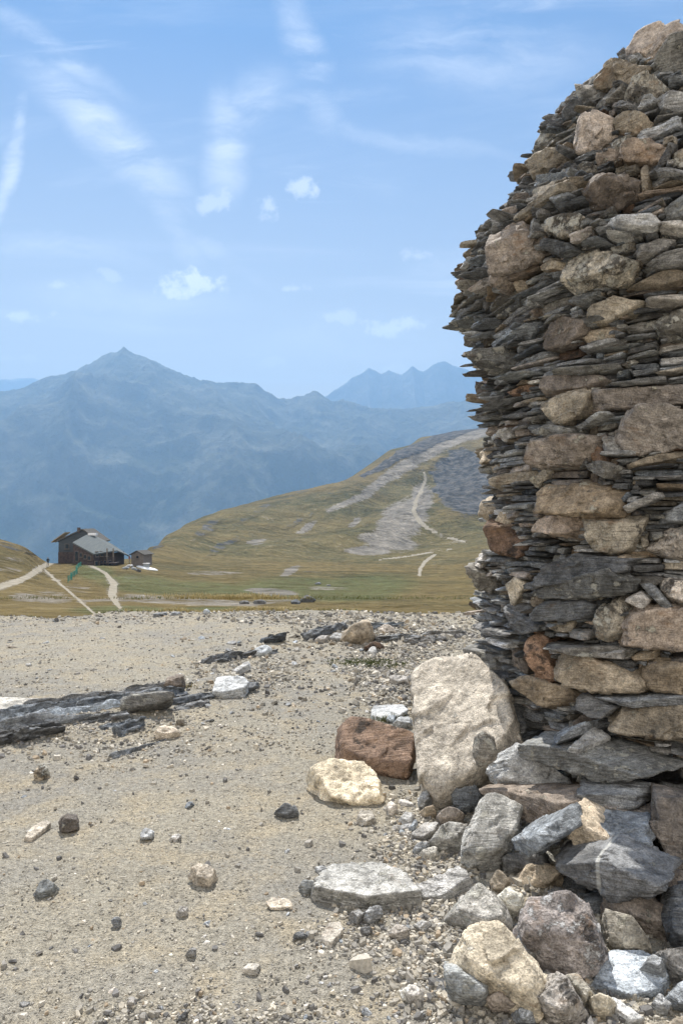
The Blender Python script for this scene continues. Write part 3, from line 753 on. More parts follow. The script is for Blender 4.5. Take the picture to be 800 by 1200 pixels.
A(T2, 'slatelichen', 1.3, .10, (448, 517), (570, 463), (577, 480), (470, 527))
A(T2, 'slatelichen', 1.2, .08, (323, 542), (350, 498), (447, 520), (442, 547), (380, 557))
A(T2, 'brown', 1.0, .11, (258, 602), (290, 568), (400, 543), (502, 543), (512, 600), (480, 632), (340, 650), (268, 632), lab='broad brown boulder with a rounded left end')
A(T2, 'rust', .8, .08, (496, 632), (510, 570), (542, 590), (550, 634), lab='small rust brown triangular stone')
A(T2, 'slate', 1.4, .06, (533, 565), (560, 546), (592, 555), (607, 602), (550, 602))
A(T2, 'slatelichen', 1.0, .09, (478, 642), (540, 633), (607, 650), (562, 692), (490, 662))
A(T2, 'tan', .7, .08, (608, 642), (700, 610), (870, 588), (870, 622), (700, 642), (620, 657))
A(T2, 'tan', .95, .12, (155, 692), (200, 673), (330, 658), (342, 690), (200, 714), (160, 714), lab='flat tan block at the left edge')
A(T2, 'tan', 1.0, .11, (296, 695), (350, 653), (372, 665), (330, 712), (305, 712))
A(T2, 'tan', .75, .15, (335, 724), (345, 713), (480, 710), (592, 733), (592, 812), (480, 817), (343, 808), lab='neat rectangular brown block')
A(T2, 'slate', 1.9, .12, (598, 787), (720, 733), (734, 752), (620, 802), lab='pale grey slate sloping down to the left')
A(T2, 'slate', 1.6, .08, (588, 767), (620, 733), (632, 745), (605, 777))
A(T2, 'white', .8, .06, (180, 532), (250, 518), (262, 550), (200, 567))
A(T2, 'tan', 1.2, .08, (128, 602), (170, 578), (182, 640), (135, 652))
A(T2, 'brown', .75, .08, (333, 388), (342, 348), (520, 343), (562, 360), (520, 387), (335, 412))
A(T2, 'slate', 1.1, .10, (548, 377), (740, 346), (747, 370), (600, 387))
A(T2, 'slate', 1.5, .1, (728, 807), (800, 768), (870, 768), (870, 832), (735, 837))
A(T2, 'slatelichen', .9, .24, (106, 482), (180, 478), (242, 485), (180, 502), (130, 500), lab='thin slate sticking out of the left edge')
A(T2, 'lichen', .7, .05, (700, 165), (800, 123), (870, 120), (870, 242), (760, 227), (708, 202))
A(T3, 'brown', 1.35, .08, (322, 80), (360, 66), (467, 66), (472, 120), (440, 142), (298, 127))
A(T3, 'tan', .85, .12, (463, 77), (680, 82), (672, 110), (627, 187), (540, 200), (500, 182), lab='grey tan block tapering downwards')
A(T3, 'rust', .55, .14, (148, 102), (160, 83), (312, 158), (317, 182), (260, 217), (148, 182), lab='dark red brown block on the left edge')
A(T3, 'tan', 1.2, .14, (173, 80), (215, 53), (242, 85), (220, 107), (185, 102))
A(T3, 'tan', 1.1, .10, (138, 15), (207, 18), (197, 62), (145, 87))
A(T3, 'porous', 1.2, .10, (678, 187), (760, 118), (870, 100), (870, 217), (780, 217), (720, 207), lab='pinkish stone crusted with white lichen at the right')
A(T3, 'tan', .8, .08, (653, 145), (680, 143), (687, 175), (660, 182))
A(T3, 'slate', .75, .12, (300, 322), (350, 233), (450, 198), (572, 208), (642, 215), (620, 262), (400, 302), lab='large dark blue grey slate plate')
A(T3, 'slatelichen', .75, .16, (285, 332), (430, 278), (560, 243), (642, 285), (612, 332), (480, 344), (340, 347), lab='layered dark brown plate beneath the blue grey one')
A(T3, 'tan', .65, .13, (508, 250), (600, 198), (652, 205), (600, 237), (530, 260))
A(T3, 'tan', 1.3, .14, (208, 302), (250, 268), (287, 290), (267, 340), (235, 382), lab='tan boulder at the left edge')
A(T3, 'slatelichen', 1.1, .22, (112, 222), (140, 222), (207, 280), (217, 330), (200, 352), (140, 320), (115, 290), lab='pale green and white banded slate sticking out at the left')
A(T3, 'white', 1.0, .16, (138, 195), (180, 188), (182, 240), (142, 232))
A(T3, 'slate', .8, .10, (308, 402), (360, 348), (450, 343), (527, 365), (512, 407), (420, 422), (330, 420))
A(T3, 'white', 1.15, .14, (620, 340), (660, 323), (697, 345), (677, 382), (640, 372), lab='small white quartz stone')
A(T3, 'slate', 1.6, .11, (663, 300), (700, 296), (767, 370), (740, 380))
A(T3, 'porous', 1.35, .12, (723, 300), (750, 278), (870, 288), (870, 377), (740, 347))
A(T3, 'tan', .7, .08, (478, 325), (520, 318), (540, 345), (525, 370), (485, 347))
A(T3, 'brown', 1.3, .14, (598, 440), (620, 383), (700, 373), (870, 378), (870, 522), (720, 517), (598, 500), lab='big brown boulder at the right edge of the lower courses')
A(T3, 'lichen', 1.2, .15, (508, 432), (540, 368), (590, 348), (622, 380), (602, 472), (550, 494), (508, 472))
A(T3, 'white', .6, .08, (428, 457), (512, 448), (512, 477), (435, 484))
A(T3, 'tan', .8, .06, (358, 425), (442, 420), (435, 462), (370, 464))
A(T3, 'slatelichen', .8, .13, (318, 462), (460, 478), (562, 503), (642, 505), (600, 547), (440, 522), (330, 492))
A(T3, 'rust', 1.25, .15, (291, 490), (310, 478), (387, 520), (382, 575), (402, 620), (330, 622), (296, 602), lab='orange rust coloured block')
A(T3, 'tan', .95, .16, (376, 552), (400, 518), (520, 543), (602, 580), (672, 640), (640, 660), (480, 657), (420, 627), (383, 580), lab='large tan boulder beside the orange block')
A(T3, 'white', .7, .12, (528, 520), (612, 513), (617, 547), (530, 542))
A(T3, 'tan', 1.0, .12, (623, 542), (680, 516), (710, 520), (700, 547), (635, 554))
A(T3, 'tan', .8, .16, (663, 600), (700, 573), (780, 553), (870, 558), (870, 657), (720, 662), (680, 642))
A(T3, 'tan', .75, .17, (223, 622), (290, 606), (450, 648), (472, 680), (440, 702), (360, 724), (300, 682), (240, 647))
A(T3, 'slate', 1.1, .12, (463, 660), (500, 666), (592, 705), (562, 737), (480, 722))
A(T3, 'slate', 1.5, .15, (493, 677), (700, 666), (870, 658), (870, 692), (600, 700), lab='long flat blue grey slate')
A(T3, 'tan', .65, .22, (548, 772), (600, 708), (700, 698), (870, 688), (870, 852), (740, 832), (640, 807), (565, 802), lab='massive layered brown block on the right')
A(T3, 'brown', .7, .12, (228, 522), (265, 513), (297, 560), (292, 602), (240, 572))
A(T3, 'slatelichen', 1.1, .26, (98, 502), (160, 518), (227, 545), (217, 592), (103, 567), lab='layered beige slate above the big leaning boulder')
A(T3, 'slate', .8, .2, (108, 442), (180, 443), (272, 455), (262, 472), (150, 462))
A(T3, 'slate', 1.2, .2, (188, 690), (240, 698), (282, 780), (262, 812), (220, 772))
A(T3, 'slate', .8, .12, (198, 380), (340, 428), (352, 450), (280, 462), (213, 422))
A(T4, 'slatelichen', .95, .30, (362, 22), (450, 55), (560, 38), (720, 108), (870, 130), (870, 242), (760, 222), (600, 172), (520, 182), (368, 105), lab='huge dark slab with a rusty edge carrying small stones')
A(T4, 'slate', 1.7, .36, (458, 68), (475, 33), (530, 13), (537, 45), (470, 78))
A(T4, 'white', .7, .38, (488, 92), (520, 58), (547, 75), (530, 107))
A(T4, 'brown', .8, .20, (263, 177), (350, 198), (502, 213), (492, 292), (380, 292), (340, 262), (258, 202))
A(T4, 'slate', 1.4, .26, (518, 185), (600, 193), (692, 205), (682, 242), (600, 247), (543, 212))
A(T4, 'brown', .85, .27, (506, 237), (540, 208), (640, 243), (722, 270), (717, 302), (600, 302), (518, 262))
A(T4, 'slate', 1.3, .28, (538, 287), (700, 308), (722, 335), (690, 360), (600, 357))
A(T4, 'tan', 1.25, .30, (473, 292), (488, 250), (560, 298), (652, 365), (560, 377), (488, 332), lab='pale orange wedge under the dark slab')
A(T4, 'vein', 1.0, .26, (443, 352), (500, 333), (600, 373), (700, 358), (767, 430), (702, 502), (560, 462), (448, 402), lab='large blue grey slab with a white vein')
A(T4, 'brown', .75, .30, (688, 212), (760, 223), (870, 260), (870, 452), (800, 447), (728, 382), (718, 282), lab='dark brown boulder at the foot')
A(T4, 'slate', 1.4, .30, (338, 332), (450, 288), (477, 320), (400, 374), (348, 362))

def ppoly_inside(P, x, y):
    P = np.array(P); ins = np.zeros(x.shape, bool)
    for i in range(len(P)):
        a, b = P[i], P[(i+1) % len(P)]
        c = ((a[1] > y) != (b[1] > y)) & (x < (b[0]-a[0])*(y-a[1])/(b[1]-a[1]+1e-12)+a[0])
        ins ^= c
    return ins

def build_cairn():
    root = empty('stone_cairn', (CX, CY, 0), 'tall dry stacked cairn of dark slates and brown boulders at the right edge', 'cairn')
    order = sorted(range(len(MAJ)), key=lambda i: -_area(MAJ[i][0]))
    parts = set(order[:99]); rest = Pile()
    for i, (poly, kind, mul, pr, lab) in enumerate(MAJ):
        r = np.random.default_rng(1000+i)
        P2 = np.array(poly); c = P2.mean(0)
        P = cairn_hit(*c, foot=c[1] > 870)
        n = np.array([P[0]-CX, P[1]-CY, 0]); n /= np.linalg.norm(n)
        cam = np.array([-P[0], -P[1], 0]); cam /= np.linalg.norm(cam)
        if n@cam < .75: n = n*.45+cam*.55
        n[2] = 0; n /= np.linalg.norm(n)
        U, W, N = frame_from(n)
        # the plane of the outline stands proud of the surface by pr
        O = P + N*pr*.5
        uv = []
        for (x, y) in poly:
            s, t = px_ray(x, y); D = np.array([s, 1, t])
            k = ((O-np.array([0, 0, EYE]))@N)/(D@N)
            Q = np.array([0, 0, EYE])+D*k-O
            uv.append((Q@U, Q@W))
        uv = np.array(uv)*1.02
        ext = uv.max(0)-uv.min(0); m = min(ext)
        slab = kind in ('slate', 'slatelichen', 'vein', 'white')
        df = min(.30*m+.015, .075) if not slab else min(.03+pr*.5, .10)
        A_ = ext[0]*ext[1]
        nn = int(np.clip(13+A_*190, 13, 34))
        V, Q, cc = stone_geo(uv, df, .16 if m < .15 else .24, nn, r, rnd=30 if slab else 24, amp=.06 if slab else .10, cuts=2 if slab else 4, edge_tilt=.15 if slab else .35, front_tilt=(.6 if c[1] < 870 else .25) if slab else .3, rag=.05 if slab else 0, lamstep=.012)
        rc = make_rc(V, r)
        Wd = O + (V[:, :1]+cc[0])*U + (V[:, 1:2]+cc[1])*W + V[:, 2:]*N
        tint = shade_tint(kind, r, mul, .08)
        if i in parts:
            ci = O+cc[0]*U+cc[1]*W
            o = link_mesh('slate_slab' if slab else 'stone_block', Wd, np.full(len(Q), 4), Q.ravel(), MAT[kind], root, ci, True, {'rc': rc, 'tint': np.tile([*tint, 1], (len(V), 1))})
            if lab: o['label'] = lab
        else: rest.add(Wd, Q, rc, tint, kind)
    # ---- packing: thin slates laid in courses wherever no larger stone shows
    r = np.random.default_rng(5)
    cs = .01; RU = 1.15
    U0, U1 = -math.pi*RU, math.pi*RU
    nu, nz = int((U1-U0)/cs), int(5.15/cs)
    uu = U0+(np.arange(nu)+.5)*cs; zz = -.2+(np.arange(nz)+.5)*cs
    UU, ZZ = np.meshgrid(uu, zz)
    view = math.atan2(-CY, -CX)         # the side facing the camera
    PH = view+UU/RU
    x = CX+Rz(ZZ)*np.cos(PH); y = CY+Rz(ZZ)*np.sin(PH)
    px = 400+F*x/y; py = HY-F*(ZZ-EYE)/y
    occ = np.zeros(UU.shape, bool)
    vis = (np.cos(UU/RU) > .05)
    for (poly, kind, mul, pr, lab) in MAJ:
        c = np.mean(poly, 0); P2 = (np.array(poly)-c)*(.86 if c[1] < 870 else .93)+c
        occ |= ppoly_inside(P2, px, py) & vis
    occ0 = occ.copy()
    cnt = 0
    tilt_z = lambda z, u: np.interp(z, [0, 1, 2, 2.6, 3.0, 3.4, 4, 5], [-.02, -.03, .0, .05, .13, .12, .05, 0]) * (1 if abs(u) < 1.6 else .3)
    for iz in range(nz):
        iu = 0
        perm = r.integers(0, 12)
        iu = perm
        while iu < nu-2:
            if occ[iz, iu]: iu += 1; continue
            shrink = max(.15, Rz(zz[iz])/RU)
            back = abs(uu[iu]) > 1.95
            L = int((r.lognormal(math.log(.25), .45) if not back else r.uniform(.3, .6))/cs/shrink)
            run = 0
            while iu+run < nu and run < L and not occ[iz, iu+run]: run += 1
            if run*cs*shrink < .035: occ[iz, iu:iu+run] = True; iu += run; continue
            T = int(np.clip(r.lognormal(math.log(.025), .38) if not back else r.uniform(.05, .1), .016, .1)/cs+.5)
            if r.random() < .07 and not back: T = int(T*r.uniform(1.6, 2.6))
            T = max(T, 1)
            h = 0
            while h < T and iz+h < nz and occ[iz+h, iu:iu+run].mean() < .35: h += 1
            if h < 1: h = 1
            occ[iz:iz+h, iu:iu+run] = True
            uc = uu[iu]+run*cs/2; zc = zz[iz]+h*cs/2-cs/2
            ph = view+uc/RU; R = float(Rz(zc))
            if zc > 4.5: iu += run; continue
            hw = run*cs*shrink/2*r.uniform(.94, 1.12); hh = max(h*cs/2*r.uniform(.86, 1.14), .008)
            N = np.array([math.cos(ph+r.normal()*.16), math.sin(ph+r.normal()*.16), 0]); U, W, N = frame_from(N)
            N = N + W*r.normal()*.08 - W*.03; N /= np.linalg.norm(N)      # slabs dip slightly outwards
            pr = abs(r.normal())*.036 + .004 + (.05*r.random() if r.random() < .25 else 0)
            if 2.3 < zc < 3.3 and abs(uc) > .8: pr *= 1.5
            back_d = min(.16, R*.8)
            O = np.array([CX+(R-.02)*math.cos(ph), CY+(R-.02)*math.sin(ph), zc])
            e1, e2 = r.uniform(-.5, .5, 2)
            poly = [(-hw, e1*hh), (-hw*r.uniform(.85, 1), -hh), (hw*r.uniform(.85, 1), -hh*r.uniform(.75, 1)), (hw, e2*hh), (hw*r.uniform(.82, 1), hh), (-hw*r.uniform(.82, 1), hh*r.uniform(.75, 1))]
            tl = tilt_z(zc, uc)+r.normal()*.045
            ct, st = math.cos(tl), math.sin(tl)
            poly = [(a*ct-b2*st, a*st+b2*ct) for a, b2 in poly]
            nn = 5 if back else int(np.clip(7+run*cs*16, 7, 13))
            thick = h > 4
            kind = r.choice(['slate', 'slatelichen', 'tan', 'brown', 'rust'], p=[.60, .25, .06, .08, .01] if not thick else [.2, .2, .25, .3, .05])
            slab = not thick
            V, Q, cc = stone_geo(poly, .025+pr, back_d, nn, r, rnd=30, amp=.07, cuts=2, edge_tilt=.08, front_tilt=.4, rag=.07, lamstep=.01)
            mul = {'slate': 1.0, 'slatelichen': .95, 'tan': .62, 'brown': .9, 'rust': .6}[kind]
            if kind == 'slate' and r.random() < .12: mul *= 1.9
            tint = shade_tint(kind, r, mul, .42)
            rest.add(O+(V[:, :1]+cc[0])*U+(V[:, 1:2]+cc[1])*W+V[:, 2:]*N, Q, make_rc(V, r), tint, kind)
            cnt += 1
            iu += run
    # core that closes the joints
    ph = np.linspace(0, 2*math.pi, 121); zs = np.linspace(-.3, 4.5, 160)
    PHI, ZS = np.meshgrid(ph, zs)
    RR = np.maximum(Rz(ZS)-.11, .02) + .02*vn(np.stack([PHI*4, ZS*12, PHI*0], -1), 77)
    RR[:, -1] = RR[:, 0]
    Vc = np.stack([CX+RR*np.cos(PHI), CY+RR*np.sin(PHI), ZS], -1).reshape(-1, 3)
    ix = np.arange(160*121).reshape(160, 121)
    Qc = np.stack([ix[:-1, :-1], ix[:-1, 1:], ix[1:, 1:], ix[1:, :-1]], -1).reshape(-1, 4)
    rest.add(Vc, Qc, Vc.copy(), (.09, .085, .08), 'slate')
    o = rest.build('packing_slates', root, (CX, CY, 0), smooth=False)
    o['kind'] = 'stuff'
    print('packing slates', cnt)

def _area(p):
    p = np.array(p); x, y = p[:, 0], p[:, 1]
    return abs((x*np.roll(y, -1)-np.roll(x, -1)*y).sum()/2)

# ================================================================== single rocks on the ground
def rock(name, poly, kind, mul, tilt, thick, label, cat, depth=None, n=None, amp=.085, cuts=7, group=None, rnd=24, rag=0, edge_tilt=.45, sink=.0, lift=0.0, yaw=0, pile=None, seed=None, parent=None, var=.06, back=None, facets=.7, _Y=None, _it=0):
    """rock whose outline in the photo is poly; tilt: 0 stands upright facing us, 90 lies flat; depth: how far away (else it rests on the ground at its lowest pixel)"""
    P2 = np.array(poly, float); r = np.random.default_rng(seed if seed is not None else int(abs(P2.sum()*7)) % 99991)
    c = P2.mean(0); yb = P2[:, 1].max(); xb = P2[P2[:, 1].argmax(), 0]
    g = gpt(c[0], yb)
    if _Y is not None: Yb = _Y
    elif depth is None: Yb = g[1]
    else: Yb = depth
    s, t = px_ray(c[0], yb)
    B = np.array([s*Yb, Yb, EYE+t*Yb])
    a = math.radians(tilt); ya = math.radians(yaw)
    cam = np.array([-B[0], -B[1], 0]); cam /= np.linalg.norm(cam)
    cam = np.array([cam[0]*math.cos(ya)-cam[1]*math.sin(ya), cam[0]*math.sin(ya)+cam[1]*math.cos(ya), 0])
    N = cam*math.cos(a)+np.array([0, 0, 1])*math.sin(a)
    U = np.cross((0, 0, 1), cam); W = np.cross(N, U)
    O = B + N*0
    uv = []
    E = np.array([0, 0, EYE])
    for (x, y) in poly:
        s, t = px_ray(x, y); D = np.array([s, 1, t]); k = ((O-E)@N)/(D@N); Q = E+D*k-O
        uv.append((Q@U, Q@W))
    uv = np.array(uv)*1.03
    ext = uv.max(0)-uv.min(0)
    if n is None: n = int(np.clip(12+_area(poly)**.5*.5, 12, 56))
    V, Q, cc = stone_geo(uv, thick*.5, (back if back is not None else thick*.5), n, r, rnd=rnd, amp=amp, cuts=cuts, edge_tilt=edge_tilt, front_tilt=.15, rag=rag, lamstep=.01, facets=facets)
    rc = make_rc(V, r, 'w' if tilt > 45 or rag else 'v')
    C0 = O+cc[0]*U+cc[1]*W-N*thick*.42      # the outline belongs to the front face
    Wd = C0+V[:, :1]*U+V[:, 1:2]*W+V[:, 2:]*N
    if depth is None or lift:
        # rest on the ground
        zmin = np.percentile(Wd[:, 2], 4); gz = float(G(C0[0], C0[1]))
        dz = gz-sink-.12*thick-zmin+lift
        if _it < 4 and depth is None:       # stand it nearer or farther until its foot meets the ground
            Yn = Yb*(EYE-(zmin+dz))/(EYE-zmin)
            return rock(name, poly, kind, mul, tilt, thick, label, cat, depth, n, amp, cuts, group, rnd, rag, edge_tilt, sink, lift, yaw, pile, seed, parent, var, back, facets, Yn, _it+1)
        if abs(dz) < .25: Wd[:, 2] += dz; C0 = C0+np.array([0, 0, dz])
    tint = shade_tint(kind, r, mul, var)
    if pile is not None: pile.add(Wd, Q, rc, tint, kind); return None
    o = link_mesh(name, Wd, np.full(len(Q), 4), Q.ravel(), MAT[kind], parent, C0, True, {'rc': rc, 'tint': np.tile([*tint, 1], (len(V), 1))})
    if parent is None: tag(o, label, cat, group)
    return o
def build_rocks():
    K = lambda *a: list(a)
    # the big boulder leaning on the cairn and its neighbours
    rock('leaning_boulder', K((478, 792), (496, 776), (558, 773), (592, 802), (603, 858), (575, 890), (510, 930), (488, 912), (480, 842)), 'pale', .98, 50, .34, 'big pale pinkish boulder leaning against the left foot of the cairn', 'boulder', amp=.05, cuts=3, facets=.45, sink=.04, n=56, edge_tilt=.35, yaw=-26)
    rock('red_boulder', K((399, 846), (411, 836), (450, 846), (485, 860), (486, 886), (476, 914), (430, 900), (400, 882)), 'rust', .95, 42, .17, 'reddish brown oblong block just left of the big pale boulder', 'rock', cuts=3, facets=.45, sink=.03, n=46)
    rock('yellow_rock', K((366, 898), (385, 890), (425, 893), (444, 912), (446, 936), (428, 945), (384, 932), (372, 915)), 'beige', 1.15, 55, .13, 'knobbly yellowish white rock in front of the reddish brown block', 'rock', sink=.03, amp=.16, n=44)
    rock('upright_stone', T4(K((188, 402), (203, 330), (250, 213), (300, 212), (350, 235), (352, 275), (322, 382), (290, 427), (222, 437))), 'slatelichen', 1.9, 34, .2, 'tall grey upright stone leaning at the foot of the cairn', 'stone', sink=.03, n=52, amp=.08)
    rock('oval_slate', T4(K((220, 102), (232, 55), (248, 40), (276, 58), (284, 100), (268, 130), (236, 140))), 'slatelichen', 1.5, 12, .06, 'small rounded grey slate propped upright on the big pale boulder', 'stone', depth=3.8, n=26)
    rock('folded_slate', T4(K((263, 140), (300, 88), (350, 73), (430, 128), (512, 190), (495, 217), (400, 206), (280, 168))), 'white', .8, 40, .13, 'bright folded grey slate wedged above the upright stone', 'slate', depth=3.78, n=44, rag=.05, amp=.09)
    rock('conglomerate_boulder', T4(K((343, 532), (398, 480), (500, 462), (568, 515), (600, 598), (562, 655), (490, 668), (400, 640), (345, 584))), 'mottled', 1.25, 60, .26, 'round rough boulder mottled grey, white and reddish in the rubble', 'boulder', sink=.03, n=56, amp=.11)
    rock('beige_boulder', T4(K((163, 642), (198, 573), (290, 560), (352, 608), (434, 700), (434, 762), (382, 804), (320, 774), (245, 722), (188, 698))), 'beige', 1.05, 58, .17, 'smooth yellowish beige boulder at the front of the rubble', 'boulder', sink=.0, n=56, amp=.09, lift=.03)
    rock('grey_boulder', T4(K((143, 686), (180, 682), (267, 740), (262, 782), (172, 780), (147, 745))), 'slatelichen', 2.0, 35, .18, 'grey cobble tucked under the lower left of the beige boulder', 'cobble', n=33)
    rock('orange_stone', T4(K((583, 525), (632, 522), (662, 560), (738, 590), (732, 622), (650, 655), (598, 620))), 'tan', 1.15, 45, .14, 'orange tan triangular stone right of the mottled boulder', 'stone', n=39, amp=.1)
    rock('half_lit_slab', T4(K((546, 738), (600, 640), (690, 640), (762, 700), (742, 757), (660, 779))), 'slate', 2.5, 76, .045, 'flat grey slab half in sun and half in shade below the orange stone', 'slab', n=41, rag=.04)
    rock('reddish_rock', T4(K((728, 630), (800, 638), (880, 660), (880, 735), (800, 722), (758, 690))), 'porous', .7, 45, .15, 'dark red and grey rock at the right edge beside the half lit slab', 'rock', n=31)
    rock('porous_rock', T4(K((398, 795), (428, 706), (480, 708), (520, 788), (484, 837), (420, 832))), 'porous', 1.1, 40, .16, 'tan rock full of holes right of the beige boulder', 'rock', n=44, amp=.15)
    rock('brown_wedge', T4(K((478, 712), (505, 700), (556, 760), (525, 787), (492, 750))), 'tan', 1.2, 45, .1, 'small tan wedge right of the rock full of holes', 'stone', n=28)
    rock('orange_pebble', T4(K((543, 775), (580, 757), (612, 780), (602, 812), (552, 808))), 'beige', 1.0, 45, .07, 'pale orange pebble below the tan wedge', 'pebble', n=23)
    rock('pink_stone', T4(K((328, 452), (370, 403), (440, 400), (467, 440), (402, 477), (350, 482))), 'tan', 1.25, 50, .12, 'reddish tan stone sitting above the mottled boulder', 'stone', depth=3.2, n=33, amp=.12)
    rock('cream_stone', T4(K((286, 492), (320, 458), (362, 490), (342, 532), (300, 522))), 'pale', 1.35, 50, .1, 'small cream stone left of the mottled boulder', 'stone', n=26)
    rock('brown_stone', T4(K((266, 442), (300, 423), (322, 450), (300, 477), (270, 470))), 'tan', .9, 50, .08, 'small brown stone below the tall upright stone', 'stone', n=23)
    rock('flat_grey_slab', T4(K((66, 462), (178, 423), (218, 448), (132, 490), (88, 491))), 'slate', 2.3, 76, .05, 'flat light grey slab left of the tall upright stone base', 'slab', n=36, rag=.05)
    rock('sloping_slab', T4(K((152, 545), (188, 490), (240, 453), (292, 490), (325, 550), (262, 575), (188, 565))), 'slatelichen', 1.9, 60, .09, 'sloping purplish grey slab above the beige boulder', 'slab', n=36)
    rock('grey_cobble', T4(K((98, 342), (145, 285), (207, 288), (204, 332), (142, 366))), 'slatelichen', 1.7, 42, .13, 'grey cobble in front of the shaded gap under the pale boulder', 'cobble', n=31, amp=.1)
    rock('small_blue_slab', T4(K((688, 682), (713, 650), (748, 670), (737, 697))), 'slate', 2.0, 60, .05, 'small square grey chip lying on the half lit slab', 'stone', lift=.05, n=18)
    rock('corner_slab', T4(K((745, 772), (795, 722), (880, 738), (880, 805), (772, 792))), 'slate', 1.9, 60, .07, 'greenish grey slab in the bottom right corner', 'slab', n=28)
    rock('corner_chip', T4(K((710, 792), (735, 758), (768, 785), (755, 808))), 'slate', 2.2, 65, .04, 'small triangular grey slate left of the corner slab', 'stone', n=18)
    rock('corner_rock', T4(K((735, 870), (790, 815), (880, 800), (880, 900), (760, 900))), 'tan', .95, 50, .14, 'tan rock cut off by the bottom right corner', 'rock', n=28)
    rock('pale_shard', T4(K((590, 778), (612, 772), (660, 805), (690, 832), (652, 836), (615, 808))), 'white', .75, 75, .03, 'narrow pale shard beside the pale orange pebble', 'stone', n=20, rag=.05)
    rock('blue_pebble', T4(K((337, 802), (365, 790), (392, 802), (386, 836), (345, 834))), 'slate', 1.8, 55, .06, 'blue grey pebble below the beige boulder', 'pebble', n=20)
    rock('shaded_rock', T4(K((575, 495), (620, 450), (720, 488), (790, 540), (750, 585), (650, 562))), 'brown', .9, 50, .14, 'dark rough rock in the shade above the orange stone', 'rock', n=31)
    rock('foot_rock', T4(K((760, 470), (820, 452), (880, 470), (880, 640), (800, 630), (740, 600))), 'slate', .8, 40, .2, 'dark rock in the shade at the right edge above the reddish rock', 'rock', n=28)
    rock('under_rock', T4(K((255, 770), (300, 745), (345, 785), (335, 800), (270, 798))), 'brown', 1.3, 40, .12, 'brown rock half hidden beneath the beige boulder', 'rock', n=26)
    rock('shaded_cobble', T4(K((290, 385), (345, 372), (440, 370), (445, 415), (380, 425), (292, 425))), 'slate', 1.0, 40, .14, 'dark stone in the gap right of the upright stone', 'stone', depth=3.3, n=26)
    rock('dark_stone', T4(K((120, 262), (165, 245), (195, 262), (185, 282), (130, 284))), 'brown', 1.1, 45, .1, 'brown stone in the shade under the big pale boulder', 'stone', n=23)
    for k, (pp, kd, mu) in enumerate([(((155, 205), (235, 200), (262, 240), (180, 262)), 'slate', .9), (((180, 150), (225, 148), (262, 190), (215, 205)), 'brown', .8), (((110, 205), (148, 200), (152, 228), (115, 235)), 'slate', 1.6), (((70, 210), (100, 202), (106, 225), (85, 246), (72, 238)), 'slate', 1.6), (((82, 250), (112, 242), (122, 262), (90, 268)), 'tan', 1.1)]):
        rock('rubble_stone', T4(list(pp)), kd, mu, 40, .1, ['dark slate in the hollow left of the upright stone', 'dark brown stone right under the big pale boulder', 'small blue grey stone under the lower corner of the big pale boulder', 'light grey oval stone left of the hollow under the pale boulder', 'pinkish stone at the edge of the hollow under the pale boulder'][k], 'stone', n=23)
    rock('long_chip', T4(K((50, 322), (95, 288), (126, 292), (118, 312), (80, 335))), 'white', .75, 70, .05, 'pale flat chip pointing at the grey cobble left of the upright stone', 'stone', n=20)
    rock('round_pebble', T4(K((33, 742), (55, 732), (77, 742), (76, 770), (45, 776), (32, 762))), 'white', .9, 60, .05, 'whitish round pebble alone left of the beige boulder', 'pebble', n=20)
    # the slab in the middle of the foreground
    rock('big_flat_slab', K((361, 1050), (375, 1022), (388, 1009), (440, 1007), (468, 1016), (497, 1055), (497, 1068), (470, 1066), (430, 1056), (376, 1062)), 'slatelichen', 1.75, 74, .085, 'large light grey layered slab lying in the middle of the foreground', 'slab', n=56, rag=.035, cuts=1, amp=.1, edge_tilt=.15)
    L = 'flat slab in the middle of the foreground'
